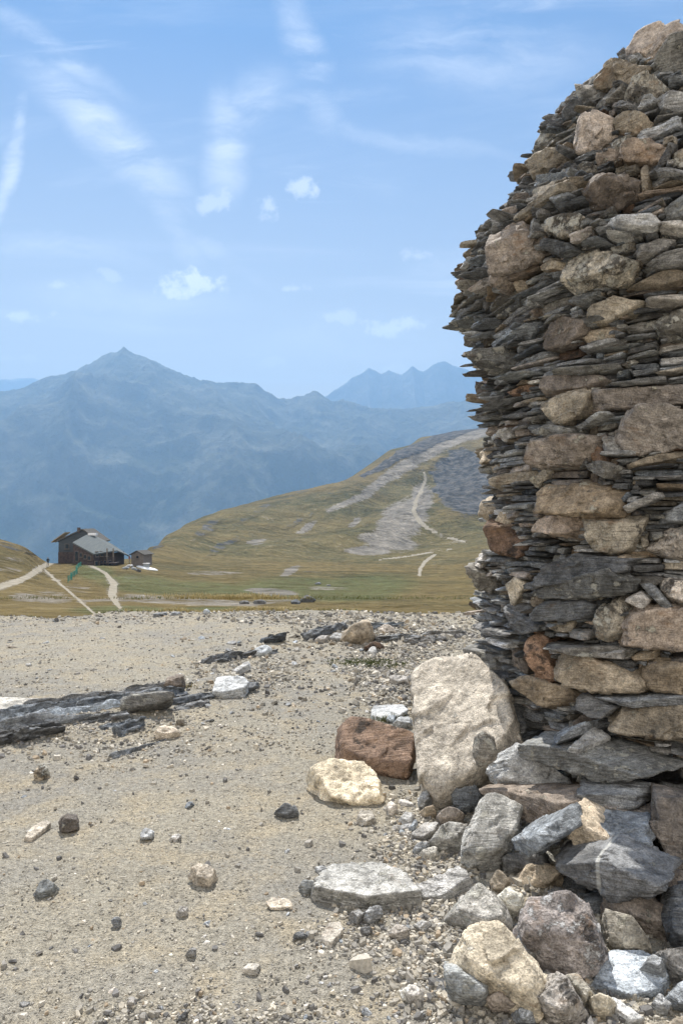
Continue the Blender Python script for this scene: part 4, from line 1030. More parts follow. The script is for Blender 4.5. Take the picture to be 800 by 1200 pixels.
    for nm, pts, kd, mu, tl, th, lb, ct in [
        ('stone', K((409, 1068), (422, 1063), (428, 1070), (418, 1079)), 'slate', 2.0, 55, .05, 'left one of two grey stones touching the front edge of the large slab', 'stone'),
        ('stone', K((425, 1074), (432, 1062), (446, 1061), (448, 1072), (434, 1083)), 'slate', 2.2, 45, .06, 'right one of two grey stones touching the front edge of the large slab', 'stone'),
        ('stone', K((423, 1086), (432, 1084), (437, 1090), (430, 1095), (423, 1092)), 'slate', 1.1, 45, .04, 'dark pebble just in front of the large slab', 'pebble'),
        ('stone', K((455, 1092), (465, 1081), (478, 1084), (478, 1092), (464, 1097)), 'white', .8, 60, .04, 'pale angular stone in front of the right half of the large slab', 'stone'),
        ('stone', K((484, 1083), (494, 1077), (503, 1079), (492, 1088)), 'white', .7, 65, .03, 'pale flat chip right of the pale angular stone', 'stone'),
        ('stone', K((351, 1036), (357, 1030), (367, 1031), (368, 1042), (358, 1045)), 'slatelichen', 1.5, 45, .05, 'round mottled pebble left of the large slab', 'pebble'),
        ('stone', K((344, 1095), (350, 1091), (359, 1093), (357, 1099), (348, 1099)), 'slate', 1.1, 45, .03, 'dark pebble alone in the bare gravel below left of the large slab', 'pebble'),
        ('stone', K((473, 1158), (482, 1152), (492, 1155), (493, 1165), (482, 1170), (474, 1166)), 'pale', 1.2, 55, .05, 'cream hexagonal pebble near the bottom of the picture', 'pebble'),
        ('stone', K((369, 1016), (377, 1013), (386, 1016), (384, 1022), (372, 1020)), 'slate', 1.9, 70, .02, 'thin slate sliver behind the left end of the large slab', 'stone'),
        # left foreground
        ('stone', K((72, 962), (74, 957), (90, 959), (93, 974), (84, 977), (73, 976)), 'brown', .45, 20, .07, 'dark brown square stone on the left gravel', 'stone'),
        ('stone', K((29, 982), (36, 970), (52, 961), (60, 964), (50, 974), (38, 983)), 'pale', 1.0, 82, .03, 'pale beige flake left of the dark square stone', 'stone'),
        ('stone', K((40, 1041), (46, 1033), (58, 1031), (66, 1036), (62, 1043), (45, 1047)), 'slatelichen', 1.9, 58, .05, 'dark speckled stone near the left edge', 'stone'),
        ('stone', K((164, 976), (170, 970), (181, 972), (178, 981), (167, 982)), 'slate', 2.1, 45, .045, 'small cube like grey stone with a bright top on the left gravel', 'stone'),
        ('stone', K((198, 982), (206, 976), (213, 979), (206, 985)), 'white', .8, 60, .03, 'pale chip right of the small cube like stone', 'stone'),
        ('stone', K((224, 1018), (231, 1010), (246, 1010), (253, 1018), (248, 1031), (232, 1031)), 'pale', .8, 60, .07, 'round grey stone with a pitted top on the open gravel', 'stone'),
        ('stone', K((207, 1068), (213, 1061), (221, 1063), (218, 1069), (210, 1072)), 'slate', 1.8, 50, .035, 'small light grey stone below left of the pitted stone', 'stone'),
        ('stone', K((131, 1078), (136, 1073), (142, 1077), (139, 1083), (133, 1083)), 'slate', 1.8, 45, .04, 'small grey pebble with a bright top in the empty lower left gravel', 'pebble'),
        ('stone', K((149, 1173), (153, 1167), (159, 1170), (157, 1177), (151, 1177)), 'white', .7, 50, .03, 'whitish pebble at the bottom left', 'pebble'),
        ('stone', K((207, 1196), (213, 1188), (221, 1185), (216, 1195)), 'slate', .7, 50, .03, 'dark sliver near the bottom edge', 'stone'),
        ('stone', K((219, 1116), (223, 1111), (229, 1112), (228, 1119), (221, 1119)), 'slate', 1.6, 45, .03, 'small pebble right of the empty lower left gravel', 'pebble'),
        ('stone', K((40, 903), (46, 893), (57, 897), (58, 905), (48, 909)), 'lichen', 1.6, 55, .08, 'rounded black and white stone in front of the dark outcrop', 'stone'),
        ('stone', K((182, 855), (190, 849), (206, 850), (212, 856), (200, 861), (186, 861)), 'pale', 1.25, 60, .07, 'smooth white stone in front of the blocky end of the outcrop', 'stone'),
        ('stone', K((205, 847), (209, 842), (216, 843), (216, 849), (208, 850)), 'tan', .7, 40, .05, 'small brown stone touching the smooth white stone', 'stone'),
        ('stone', K((322, 950), (332, 941), (347, 943), (350, 952), (336, 957)), 'slate', .8, 45, .06, 'dark jagged stone poking out of the central gravel', 'stone'),
        ('stone', K((284, 1136), (290, 1128), (305, 1129), (300, 1139)), 'pale', 1.0, 84, .02, 'pale flake flush with the central gravel', 'stone'),
        ('stone', K((312, 1058), (318, 1052), (340, 1054), (342, 1062), (318, 1063)), 'pale', 1.0, 85, .02, 'flat cream flake left of the large slab', 'stone'),
        ('stone', K((376, 1100), (384, 1082), (398, 1080), (402, 1090), (388, 1106)), 'pale', .9, 86, .02, 'cream coloured patch of rock showing through below the large slab', 'stone'),
        ('stone', K((500, 1035), (505, 1030), (512, 1034), (508, 1040)), 'slate', 1.4, 50, .03, 'small grey pebble between the large slab and the rubble', 'pebble'),
        # middle distance
        ('stone', K((250, 809), (254, 794), (285, 792), (291, 800), (287, 807), (262, 811)), 'white', 1.0, 72, .09, 'square slab with a bright white top on the gravel right of the outcrop', 'slab'),
        ('stone', K((279, 805), (284, 798), (302, 798), (303, 803), (292, 808)), 'slate', .9, 50, .07, 'dark slate leaning on the right side of the white topped slab', 'slate'),
        ('stone', K((403, 748), (407, 735), (420, 727), (433, 726), (438, 737), (430, 748), (414, 751)), 'tan', 1.05, 25, .3, 'rounded tan boulder on the far rim of the plateau', 'boulder'),
        ('stone', K((296, 765), (300, 758), (315, 755), (318, 760), (306, 766)), 'white', .9, 60, .08, 'whitish stone beside the thin dark ledge far off', 'stone'),
        ('stone', K((270, 785), (285, 778), (292, 774), (292, 779), (278, 787)), 'white', .8, 70, .06, 'long pale stone below the thin dark ledge', 'stone'),
        ('stone', K((444, 737), (447, 731), (458, 733), (466, 738), (450, 740)), 'white', .95, 60, .1, 'bright white slab right of the rounded tan boulder', 'slab'),
        ('stone', K((427, 757), (436, 751), (448, 753), (447, 758), (435, 761)), 'rust', .5, 40, .1, 'dark reddish rock below the rounded tan boulder', 'rock'),
        ('stone', K((430, 763), (435, 757), (441, 759), (439, 766)), 'white', .9, 60, .06, 'small white stone below the dark reddish rock', 'stone'),
        ('stone', K((386, 745), (393, 741), (403, 742), (403, 748), (390, 749)), 'white', .75, 60, .08, 'flat pale slab left of the rounded tan boulder', 'slab'),
        ('stone', K((368, 749), (378, 743), (386, 744), (380, 750)), 'white', .7, 60, .07, 'pale slab furthest left beside the rounded tan boulder', 'slab'),
        ('stone', K((456, 797), (458, 790), (476, 791), (477, 797), (465, 800)), 'white', .9, 60, .07, 'pale slab just left of the top of the big boulder', 'slab'),
        ('stone', K((434, 838), (438, 825), (470, 822), (478, 832), (466, 840), (448, 842)), 'white', .9, 82, .04, 'pale flat stone lying behind the reddish brown block', 'stone'),
        ('stone', K((460, 846), (466, 839), (480, 839), (482, 848), (468, 849)), 'white', .85, 60, .06, 'white stone between the reddish brown block and the big boulder', 'stone'),
        ('stone', K((452, 1012-170), (455, 838), (463, 838), (462, 846)), 'slate', 1.6, 60, .04, 'small grey stone behind the reddish brown block', 'stone'),
        ('stone', K((418, 957), (424, 950), (436, 950), (440, 958), (428, 963)), 'pale', .9, 75, .04, 'orange stained flake below the yellowish rock', 'stone'),
        ('stone', K((452, 942), (457, 938), (465, 941), (461, 949), (455, 950)), 'white', .9, 60, .05, 'white stone right of the yellowish rock', 'stone'),
        ('stone', K((468, 958), (475, 951), (483, 953), (482, 962), (472, 963)), 'white', .95, 60, .04, 'white pebble between the yellowish rock and the rubble', 'stone'),
        ('stone', K((478, 970), (486, 960), (489, 962), (484, 971)), 'slate', 2.2, 60, .04, 'oval pale grey pebble left of the pale flat chip', 'pebble'),
        ('stone', K((492, 998), (500, 993), (513, 994), (510, 1001), (497, 1004)), 'pale', 1.1, 60, .05, 'cream stone below the grey cobble', 'stone'),
        ('stone', K((484, 992), (490, 987), (503, 985), (500, 994), (488, 997)), 'slate', 2.2, 60, .04, 'striped grey stone below the grey cobble', 'stone'),
    ]:
        rock(nm, pts, kd, mu, tl, th, lb, ct, n=20, amp=.1, cuts=5)
    # the pale slab at the left border
    rock('pale_slab', K((-70, 834), (-60, 820), (10, 817), (58, 819), (66, 824), (40, 834)), 'pale', .85, 84, .07, 'long white flat slab at the left border behind the outcrop', 'slab', n=39, rag=.03, cuts=1, depth=None)

def fin(parent, a, b, ha, hb, thick, tilt, kind, mul, seed, name='rock_layer', n=44):
    """a long upturned edge of bedrock between two pixels on the ground"""
    A_, B_ = gpt(*a), gpt(*b)
    d = B_-A_; L = np.hypot(d[0], d[1]); r = np.random.default_rng(seed)
    U = np.array([d[0], d[1], 0])/L; N0 = np.cross(U, (0, 0, 1)); N = N0*math.cos(tilt)+np.array([0, 0, 1])*math.sin(tilt); W = np.cross(N, U)
    ks = np.linspace(-.5, .5, 5)
    top = [(k*L, (ha+(hb-ha)*(k+.5))*r.uniform(.8, 1.15)) for k in ks]
    poly = [(-.52*L, -.05), (.52*L, -.05)]+[(top[4][0], top[4][1]), (top[2][0], max(top[2][1], (top[4][1]+top[0][1])/2*1.02)), (top[0][0], top[0][1])]
    V, Q, cc = stone_geo(poly, thick/2, thick/2, n, r, rnd=14, amp=.05, cuts=2, edge_tilt=.2, rag=0)
    # ragged along its length
    V[:, 1] += (vn(np.stack([V[:, 0]/.11, V[:, 2]/.05, V[:, 0]*0], -1)+seed, 3)*.25 + vn(np.stack([V[:, 0]/.35, V[:, 2]/.1, V[:, 0]*0], -1)+seed, 4)*.4)*ha*np.clip((V[:, 1]+cc[1])/max(ha, .01), 0, 1)
    V[:, 2] += vn(np.stack([V[:, 0]/.15, V[:, 1]/.03, V[:, 0]*0], -1)+seed, 5)*thick*.3
    K = 90; pk = V[r.integers(0, len(V), K)]; kk = (((V[:, None]-pk[None])*np.array([1, 3, 3]))**2).sum(-1).argmin(1)
    V[:, 1] += r.normal(0, .07, K)[kk]*ha*np.clip((V[:, 1]+cc[1])/max(ha, .01), 0, 1); V[:, 2] += r.normal(0, .10, K)[kk]*thick
    O = (A_+B_)/2
    Wd = O+(V[:, :1]+cc[0])*U+(V[:, 1:2]+cc[1])*W+V[:, 2:]*N
    tint = shade_tint(kind, r, mul, .12)
    return link_mesh(name, Wd, np.full(len(Q), 4), Q.ravel(), MAT[kind], parent, O, True, {'rc': make_rc(V, r, 'w', .05), 'tint': np.tile([*tint, 1], (len(V), 1))})

def build_outcrop():
    root = empty('slate_outcrop', gpt(90, 845), 'dark jagged ridge of slate bedrock running out of the gravel at the left', 'outcrop')
    k = 300
    for a, b, ha, hb, th, ti, mu in [((-30, 874), (70, 856), .06, .04, .16, .7, .8), ((-30, 864), (110, 842), .08, .06, .05, .5, 1.25), ((-20, 854), (140, 828), .09, .07, .04, .4, 1.7), ((-10, 847), (180, 817), .09, .07, .04, .4, 1.0),
                                     ((30, 838), (216, 806), .08, .10, .05, .35, .85), ((80, 848), (150, 840), .04, .03, .1, .6, 1.3), ((120, 830), (205, 824), .05, .04, .05, .5, 1.5), ((10, 868), (60, 858), .04, .03, .2, .7, 1.1), ((90, 832), (216, 812), .07, .07, .10, .5, 1.2)]:
        k += 1; fin(root, a, b, ha, hb, th, ti, 'slate', mu, k)
    rock('rock_block', [(141, 830), (143, 816), (160, 811), (200, 808), (203, 818), (190, 827), (150, 834)], 'slatelichen', .85, 25, .22, None, None, parent=root, n=33)
    rock('rock_block', [(190, 806), (196, 795), (214, 791), (218, 800), (210, 807)], 'brown', .8, 25, .16, None, None, parent=root, n=26)
    r2 = empty('slate_ridge', gpt(225, 828), 'low dark slate edge right of the blocky end of the outcrop', 'outcrop')
    for a, b, ha, hb, th, ti, mu in [((200, 826), (252, 816), .05, .04, .06, .4, .7), ((205, 832), (245, 824), .04, .03, .05, .4, 1.1)]:
        k += 1; fin(r2, a, b, ha, hb, th, ti, 'slate', mu, k, n=18)
    r3 = empty('slate_ledge', gpt(140, 858), 'small pair of dark slate edges between the outcrop and the smooth white stone', 'outcrop')
    for a, b, ha, hb, th, ti, mu in [((120, 855), (150, 848), .04, .03, .04, .4, .7), ((138, 862), (168, 852), .06, .05, .08, .5, .8)]:
        k += 1; fin(r3, a, b, ha, hb, th, ti, 'slate', mu, k, n=18)
    r4 = empty('buried_ledge', gpt(165, 876), 'thin straight line of slate barely showing below the smooth white stone', 'outcrop')
    k += 1; fin(r4, (130, 888), (196, 866), .02, .02, .03, .4, 'slate', 1.0, k, n=18)
    r5 = empty('thin_ledge', gpt(270, 775), 'thin dark ledge of slate beyond the white topped slab', 'outcrop')
    for a, b, ha, hb, th, ti, mu in [((240, 778), (285, 770), .05, .06, .1, .4, .6), ((280, 771), (325, 764), .05, .04, .1, .4, .8)]:
        k += 1; fin(r5, a, b, ha, hb, th, ti, 'slate', mu, k, n=18)
    r6 = empty('far_slab', gpt(315, 752), 'dark flat slate far off on the gravel near the rim', 'slab')
    k += 1; fin(r6, (306, 753), (331, 751), .05, .03, .2, .8, 'slate', .6, k, n=18, name='slab')
    r7 = empty('rim_ledge', gpt(455, 755), 'dark slate ledges beside the rounded tan boulder on the rim', 'outcrop')
    for a, b, ha, hb, th, ti, mu in [((362, 751), (405, 736), .08, .08, .12, .4, .7), ((440, 752), (500, 750), .07, .06, .2, .4, .7), ((478, 754), (520, 750), .06, .04, .15, .4, .9), ((430, 738), (470, 734), .07, .05, .15, .5, 1.0), ((492, 745), (545, 744), .05, .04, .15, .5, 1.3)]:
        k += 1; fin(r7, a, b, ha, hb, th, ti, 'slate', mu, k, n=18)

# ------------------------------------------------------------------ loose stones and chips
def small_stone_mesh(size, r, kind, mul, n=7, flat=.24):
    k = r.integers(5, 8); an = np.sort(r.uniform(0, 2*math.pi, k)+np.arange(k)*.01)
    an = np.linspace(0, 2*math.pi, k, endpoint=False)+r.uniform(-.3, .3, k)
    rad = r.uniform(.75, 1.15, k); asp = r.uniform(.55, .9)
    poly = [(size*a*math.cos(t), size*a*math.sin(t)*asp) for a, t in zip(rad, an)]
    th = size*flat*r.uniform(.5, 1.4)
    return stone_geo(poly, th, th, n, r, rnd=26, amp=.07, cuts=3, edge_tilt=.6, front_tilt=.35)[:2] + (th,)

ZONES = [  # px range, py range, how many, where it is
    (0, 230, 880, 1200, 14, 'on the open gravel in the lower left'), (230, 350, 880, 1200, 14, 'on the bare gravel in the lower middle'),
    (350, 480, 1075, 1200, 26, 'in front of the large foreground slab'), (440, 560, 925, 1010, 46, 'in the litter left of the upright stone'),
    (480, 560, 1010, 1200, 34, 'between the large slab and the beige boulder'), (560, 800, 1120, 1215, 34, 'along the bottom of the rubble'),
    (380, 480, 740, 835, 46, 'scattered left of the top of the big pale boulder'), (220, 380, 745, 860, 34, 'on the gravel right of the slate outcrop'),
    (0, 220, 725, 800, 20, 'on the far gravel behind the outcrop'), (560, 700, 1000, 1120, 22, 'in the cracks of the rubble')]

def build_loose():
    r = np.random.default_rng(99)
    tot = 0
    for (x0, x1, y0, y1, cnt, where) in ZONES:
        for i in range(cnt):
            px, py = r.uniform(x0, x1), r.uniform(y0, y1)
            g = gpt(px, py)
            if np.hypot(g[0]-CX, g[1]-CY) < 1.15: continue
            szp = r.lognormal(math.log(3.4), .4) if y0 > 860 else r.lognormal(math.log(3.6), .35)   # half size in photo pixels
            size = float(np.clip(szp/F*g[1], .010, .12))
            u = r.random()
            if u < .5: kd, mu, w = 'slate', 1.55, 'grey'
            elif u < .8: kd, mu, w = 'white', .85, 'pale'
            else: kd, mu, w = 'tan', 1.0, 'tan'
            V, Q, th = small_stone_mesh(size, r, kd, mu)
            a = r.uniform(0, 2*math.pi); ca, sa = math.cos(a), math.sin(a)
            X = np.stack([V[:, 0]*ca-V[:, 1]*sa, V[:, 0]*sa+V[:, 1]*ca, V[:, 2]], 1)
            tx, ty = r.normal(0, .18, 2); X[:, 2] += X[:, 0]*tx+X[:, 1]*ty
            C0 = np.array([g[0], g[1], g[2]+th*.35])
            tint = shade_tint(kd, r, mu, .15)
            o = link_mesh('loose_stone', X+C0, np.full(len(Q), 4), Q.ravel(), MAT[kd], None, C0, True, {'rc': make_rc(V, r, 'w'), 'tint': np.tile([*tint, 1], (len(V), 1))})
            tag(o, 'one of the small %s stones %s' % (w, where), 'stone', 'small %s stones %s' % (w, where)); tot += 1
    print('loose', tot)

def build_foot():
    """rubble heaped between the cairn and the gravel"""
    r = np.random.default_rng(31)
    view = math.atan2(-CY, -CX); n = 0
    for i in range(250):
        a = view+r.uniform(-1.0, 1.25); R = r.uniform(1.12, 2.15)
        x, y = CX+R*math.cos(a), CY+R*math.sin(a)
        if x < .95 and R > 1.5: continue
        if R > 1.9 and y > 3.4: continue
        size = float(np.clip(r.lognormal(math.log(.075), .4), .03, .17))
        dark = r.random() < .6
        kd = r.choice(['slate', 'slatelichen']) if dark else r.choice(['tan', 'brown', 'lichen'])
        V, Q, th = small_stone_mesh(size, r, kd, 1, n=12, flat=.4 if dark else .6)
        rx, ry, rz = r.normal(0, .35), r.normal(0, .35), r.uniform(0, 6.28)
        M = np.array((Matrix.Rotation(rx, 3, 'X') @ Matrix.Rotation(ry, 3, 'Y') @ Matrix.Rotation(rz, 3, 'Z')))
        z = float(G(x, y)) + th*.4 + max(0, 1.62-R)*r.uniform(0, .75)
        C0 = np.array([x, y, z]); tint = shade_tint(kd, r, 1.15 if dark else .8, .25)
        o = link_mesh('rubble_stone', V@M.T+C0, np.full(len(Q), 4), Q.ravel(), MAT[kd], None, C0, True, {'rc': make_rc(V, r, 'w'), 'tint': np.tile([*tint, 1], (len(V), 1))})
        w = 'dark slate' if dark else 'brownish'
        tag(o, 'one of the %s stones heaped in the shade against the foot of the cairn' % w, 'stone', '%s rubble at the foot of the cairn' % w)

def build_gravel():
    """loose chips too many to count"""
    r = np.random.default_rng(4)
    def chips(N, sx, yr, sz, clump=None):
        s = r.uniform(sx[0], sx[1], N); Y = np.exp(r.uniform(math.log(yr[0]), math.log(yr[1]), N))
        x = s*Y; size = np.exp(r.normal(math.log(sz[0]), sz[1], N))
        return x, Y, size
    X, Y, S = [], [], []
    a = chips(15000, (-.66, .6), (1.7, 6), (.0042, .45)); b = chips(13000, (-.62, .3), (5, 14.5), (.0085, .45))
    c = chips(500, (-.6, .6), (1.9, 7), (.014, .35))
    # denser spills: beside the cairn, over the rubble, on the rim, around the outcrop
    spills = []
    for (px, py, rx, ry, N, sz) in [(500, 980, 55, 50, 1700, .010), (520, 1090, 50, 90, 1500, .009), (650, 1150, 170, 60, 2600, .011), (470, 790, 60, 34, 2400, .020), (470, 745, 100, 18, 2600, .026), (300, 785, 70, 28, 1200, .017), (440, 1090, 60, 40, 700, .008), (120, 860, 120, 30, 1300, .012), (600, 1020, 130, 80, 1600, .012), (400, 725, 160, 8, 900, .028), (150, 722, 180, 8, 700, .022), (250, 1190, 120, 20, 500, .008)]:
        for _ in range(N):
            p = (px+r.normal()*rx*.6, py+r.normal()*ry*.6)
            if p[1] < 716: continue
            s, t = px_ray(*p); Yy = EYE/-t
            if Yy > 14: continue
            spills.append((s*Yy, Yy, math.exp(r.normal(math.log(sz), .4))))
    sp = np.array(spills)
    x = np.concatenate([a[0], b[0], c[0], sp[:, 0]]); y = np.concatenate([a[1], b[1], c[1], sp[:, 1]]); s = np.concatenate([a[2], b[2], c[2], sp[:, 2]])
    keep = np.hypot(x-CX, y-CY) > 1.0
    x, y, s = x[keep], y[keep], s[keep]; N = len(x)
    s = np.clip(s, .003, .06)
    z = G(x, y)
    K = 6
    ang = np.linspace(0, 2*math.pi, K, endpoint=False)[None]+r.uniform(-.35, .35, (N, K))+r.uniform(0, 6.28, (N, 1))
    rad = r.uniform(.6, 1.15, (N, K)); asp = r.uniform(.5, 1, (N, 1)); th = s*r.uniform(.25, .75, N)
    cx = np.cos(ang)*rad*s[:, None]; cy = np.sin(ang)*rad*s[:, None]*asp
    rot = r.uniform(0, 6.28, (N, 1)); rx = cx*np.cos(rot)-cy*np.sin(rot); ry = cx*np.sin(rot)+cy*np.cos(rot)
    tx, ty = r.normal(0, .28, (2, N, 1))
    ins = r.uniform(.55, .95, (N, K))
    bot = np.stack([rx, ry, rx*tx+ry*ty-th[:, None]*.5+rx*0], -1)
    top = np.stack([rx*ins, ry*ins, rx*ins*tx+ry*ins*ty+th[:, None]*r.uniform(.7, 1.1, (N, K))], -1)
    V = np.concatenate([bot, top], 1)+np.stack([x, y, z+th*.1], -1)[:, None, :]
    base = (np.arange(N)*2*K)[:, None]
    side = np.stack([np.stack([base[:, 0]+i, base[:, 0]+(i+1) % K, base[:, 0]+K+(i+1) % K, base[:, 0]+K+i], -1) for i in range(K)], 1).reshape(-1, 4)
    cap = base+K+np.arange(K)[None]
    loops = np.concatenate([side.ravel(), cap.ravel()]); cnts = np.concatenate([np.full(len(side), 4), np.full(N, K)])
    pal = np.array([(.27, .255, .23), (.35, .325, .28), (.45, .41, .34), (.15, .145, .14), (.56, .52, .45), (.36, .29, .21)])
    ci = r.choice(6, N, p=[.27, .24, .19, .17, .08, .05]); tint = pal[ci]*np.exp(r.normal(0, .15, (N, 1)))
    tint = np.concatenate([np.clip(tint, 0, .75), np.ones((N, 1))], 1)
    m, nt = new_mat('stone_chips'); b_ = NB(nt)
    col = b_.sc(b_.attr('tint', 'Color'), b_.mr(b_.noise(b_.geo_pos(), 90, 4, .7), .3, .7, .7, 1.3)); b_.out(col, .9, None, .2)
    tag(link_mesh('gravel', V.reshape(-1, 3), cnts, loops, m, smooth=False, attrs={'tint': np.repeat(tint, 2*K, 0)}), kind='stuff')
    print('chips', N)

def blades(name, pts, h, mat, r, w=.004, per=10, spread=.08):
    V, F4 = [], []
    for p in pts:
        for _ in range(per):
            a = r.uniform(0, 6.28); q = p+np.array([r.normal()*spread, r.normal()*spread, 0]); q[2] = float(G(q[0], q[1])) if q[1] < 15 else p[2]
            L = h*r.uniform(.5, 1.3); lean = r.uniform(.1, .7); d = np.array([math.cos(a), math.sin(a), 0]); sd = np.array([-d[1], d[0], 0])*w*r.uniform(.6, 1.3)
            m = q+d*L*lean*.4+np.array([0, 0, L*.6]); t = q+d*L*lean+np.array([0, 0, L*(1-lean*.35)])
            k = len(V); V += [q-sd, q+sd, m+sd*.7, m-sd*.7, t+sd*.15, t-sd*.15]; F4 += [(k, k+1, k+2, k+3), (k+3, k+2, k+4, k+5)]
    return link_mesh(name, V, [4]*len(F4), np.array(F4).ravel(), mat, smooth=False)

def build_grass():
    r = np.random.default_rng(12)
    def gm(name, c1, c2):
        m, nt = new_mat(name); b = NB(nt); v = b.geo_pos()
        b.out(b.mix(b.mr(b.noise(v, 6, 4, .6), .35, .65), c1, c2), .8, None, .15); return m
    dry, green, moss = gm('dry_grass', (.46, .37, .2), (.3, .25, .11)), gm('green_grass', (.09, .115, .035), (.14, .13, .05)), gm('moss', (.06, .085, .02), (.10, .11, .035))
    rim = []
    for _ in range(520):
        px = r.normal(270, 38)
        Y = 13.4+r.uniform(-.5, 1.6)+abs(r.normal())*.3; x = (px-400)/F*Y
        rim.append(np.array([x, Y, 0]))
    tag(blades('dry_grass', rim, .085, dry, r, .006, 30, .14), kind='stuff')
    rim = [np.array([(r.uniform(-20, 600)-400)/F*Y, Y, 0]) for Y in r.uniform(13.2, 15.2, 420)]
    tag(blades('rim_grass', rim, .05, green, r, .006, 26, .2), kind='stuff')
    g = gpt(437, 777)
    tag(blades('moss_patch', [g+np.array([r.normal()*.2, r.normal()*.12, 0]) for _ in range(120)], .022, moss, r, .005, 12, .03), kind='stuff')
    for (px, py, s) in [(454, 843, .06), (405, 893, .05), (200, 806, .07)]:
        g = gpt(px, py); tag(blades('grass_wisps', [g+np.array([r.normal()*s, r.normal()*s*.6, 0]) for _ in range(30)], .04, green if px != 200 else dry, r, .003, 10, .02), kind='stuff')
# ================================================================== the mountain hut and what stands round it
def simple_mat(name, c1, c2, scale=3, rough=.85, bmp=.1, metallic=0, stretch=(1, 1, 1)):
    m, nt = new_mat(name); b = NB(nt); v = b.n('ShaderNodeTexCoord').outputs['Object']
    n = b.noise(b.vscale(v, stretch), scale, 5, .6)
    b.out(b.mix(b.mr(n, .35, .65), c1, c2), rough, b.bump(n, .5, bmp), .3 if rough < .9 else .05, metallic); return m

class Poly:
    def __init__(s): s.V, s.F = [], []
    def solid(s, pts, vec):
        """closed prism from a planar outline swept by vec"""
        k = len(s.V); n = len(pts); vec = np.array(vec, float)
        s.V += [np.array(p, float) for p in pts]+[np.array(p, float)+vec for p in pts]
        s.F += [list(range(k, k+n))[::-1], list(range(k+n, k+2*n))]+[[k+i, k+(i+1) % n, k+n+(i+1) % n, k+n+i] for i in range(n)]
        return s
    def box(s, c, d, rot=0):
        c = np.array(c, float); hx, hy, hz_ = np.array(d, float)/2; ca, sa = math.cos(rot), math.sin(rot)
        P = [c+np.array([x*ca-y*sa, x*sa+y*ca, -hz_]) for x, y in ((-hx, -hy), (hx, -hy), (hx, hy), (-hx, hy))]
        return s.solid(P, (0, 0, 2*hz_))
    def build(s, name, mat, parent=None, M=None, loc=None):
        V = np.array(s.V)
        if M is not None: V = V@M[:3, :3].T+M[:3, 3]
        me = bpy.data.meshes.new(name); o = bpy.data.objects.new(name, me); COL.objects.link(o)
        base = np.zeros(3) if loc is None else np.array(loc)
        if loc is None and M is not None: base = M[:3, 3]
        me.from_pydata([tuple(v-base) for v in V], [], s.F); me.materials.append(mat); me.validate()
        import bmesh
        bm = bmesh.new(); bm.from_mesh(me); bmesh.ops.recalc_face_normals(bm, faces=bm.faces); bm.to_mesh(me); bm.free()
        if parent is not None:
            o.parent = parent; w = Vector((0, 0, 0)); q = parent
            while q is not None: w += q.location; q = q.parent
            o.location = Vector(base)-w
        else: o.location = base
        return o

def Mat4(loc, rz):
    M = np.eye(4); c, s = math.cos(rz), math.sin(rz); M[:2, :2] = [[c, -s], [s, c]]; M[:3, 3] = loc; return M

def building(root, M, w, d, h, rise, over, wallm, roofm, winm, framem, roof_t=.22, name_wall='wall', openings=(), base_h=0, basem=None, skew=0.0):
    """gabled house; gable faces local -y; ridge runs along y. openings: (face, centre, z, width, height, kind)"""
    x = w/2; y = d/2
    g = Poly().solid([(-x, -y, -1.0), (x, -y, -1.0), (x, -y, h), (skew, -y, h+rise), (-x, -y, h)], (0, d, 0)).build(name_wall, wallm, root, M)
    if basem: Poly().box((0, 0, base_h/2-.5), (w+.12, d+.12, base_h+1)).build('stone_base', basem, root, M)
    for s in (-1, 1):
        ex = s*(x+over); sl = rise/(x-s*skew); ez = h-sl*over
        nrm = np.array([s*sl, 0, 1]); nrm /= np.linalg.norm(nrm)
        Poly().solid([(ex, -y-over, ez+.03), (skew+.0*s, -y-over, h+rise+.03), (skew, y+over, h+rise+.03), (ex, y+over, ez+.03)], nrm*roof_t).build('roof_slope', roofm, root, M)
    for (face, c, z, ww, hh, kind) in openings:
        if face == 'front': P = (c, -y-.03, z); dim = (ww, .12, hh); pd = (ww-.16, .05, hh-.16); po = (c, -y-.10, z); sp = (c, -y-.12, z-hh/2-.05); sd = (ww+.2, .2, .08)
        else:
            s = 1 if face == 'right' else -1
            P = (s*(x+.03), c, z); dim = (.12, ww, hh); pd = (.05, ww-.16, hh-.16); po = (s*(x+.10), c, z); sp = (s*(x+.12), c, z-hh/2-.05); sd = (.2, ww+.2, .08)
        f = Poly().box(P, dim).build('window' if kind == 'window' else 'door', framem, root, M)
        if kind == 'window':
            Poly().box(po, pd).build('pane', winm, f, M); Poly().box(sp, sd).build('sill', framem, f, M)
        else: Poly().box(po, pd).build('door_panel', winm, f, M)
    return g

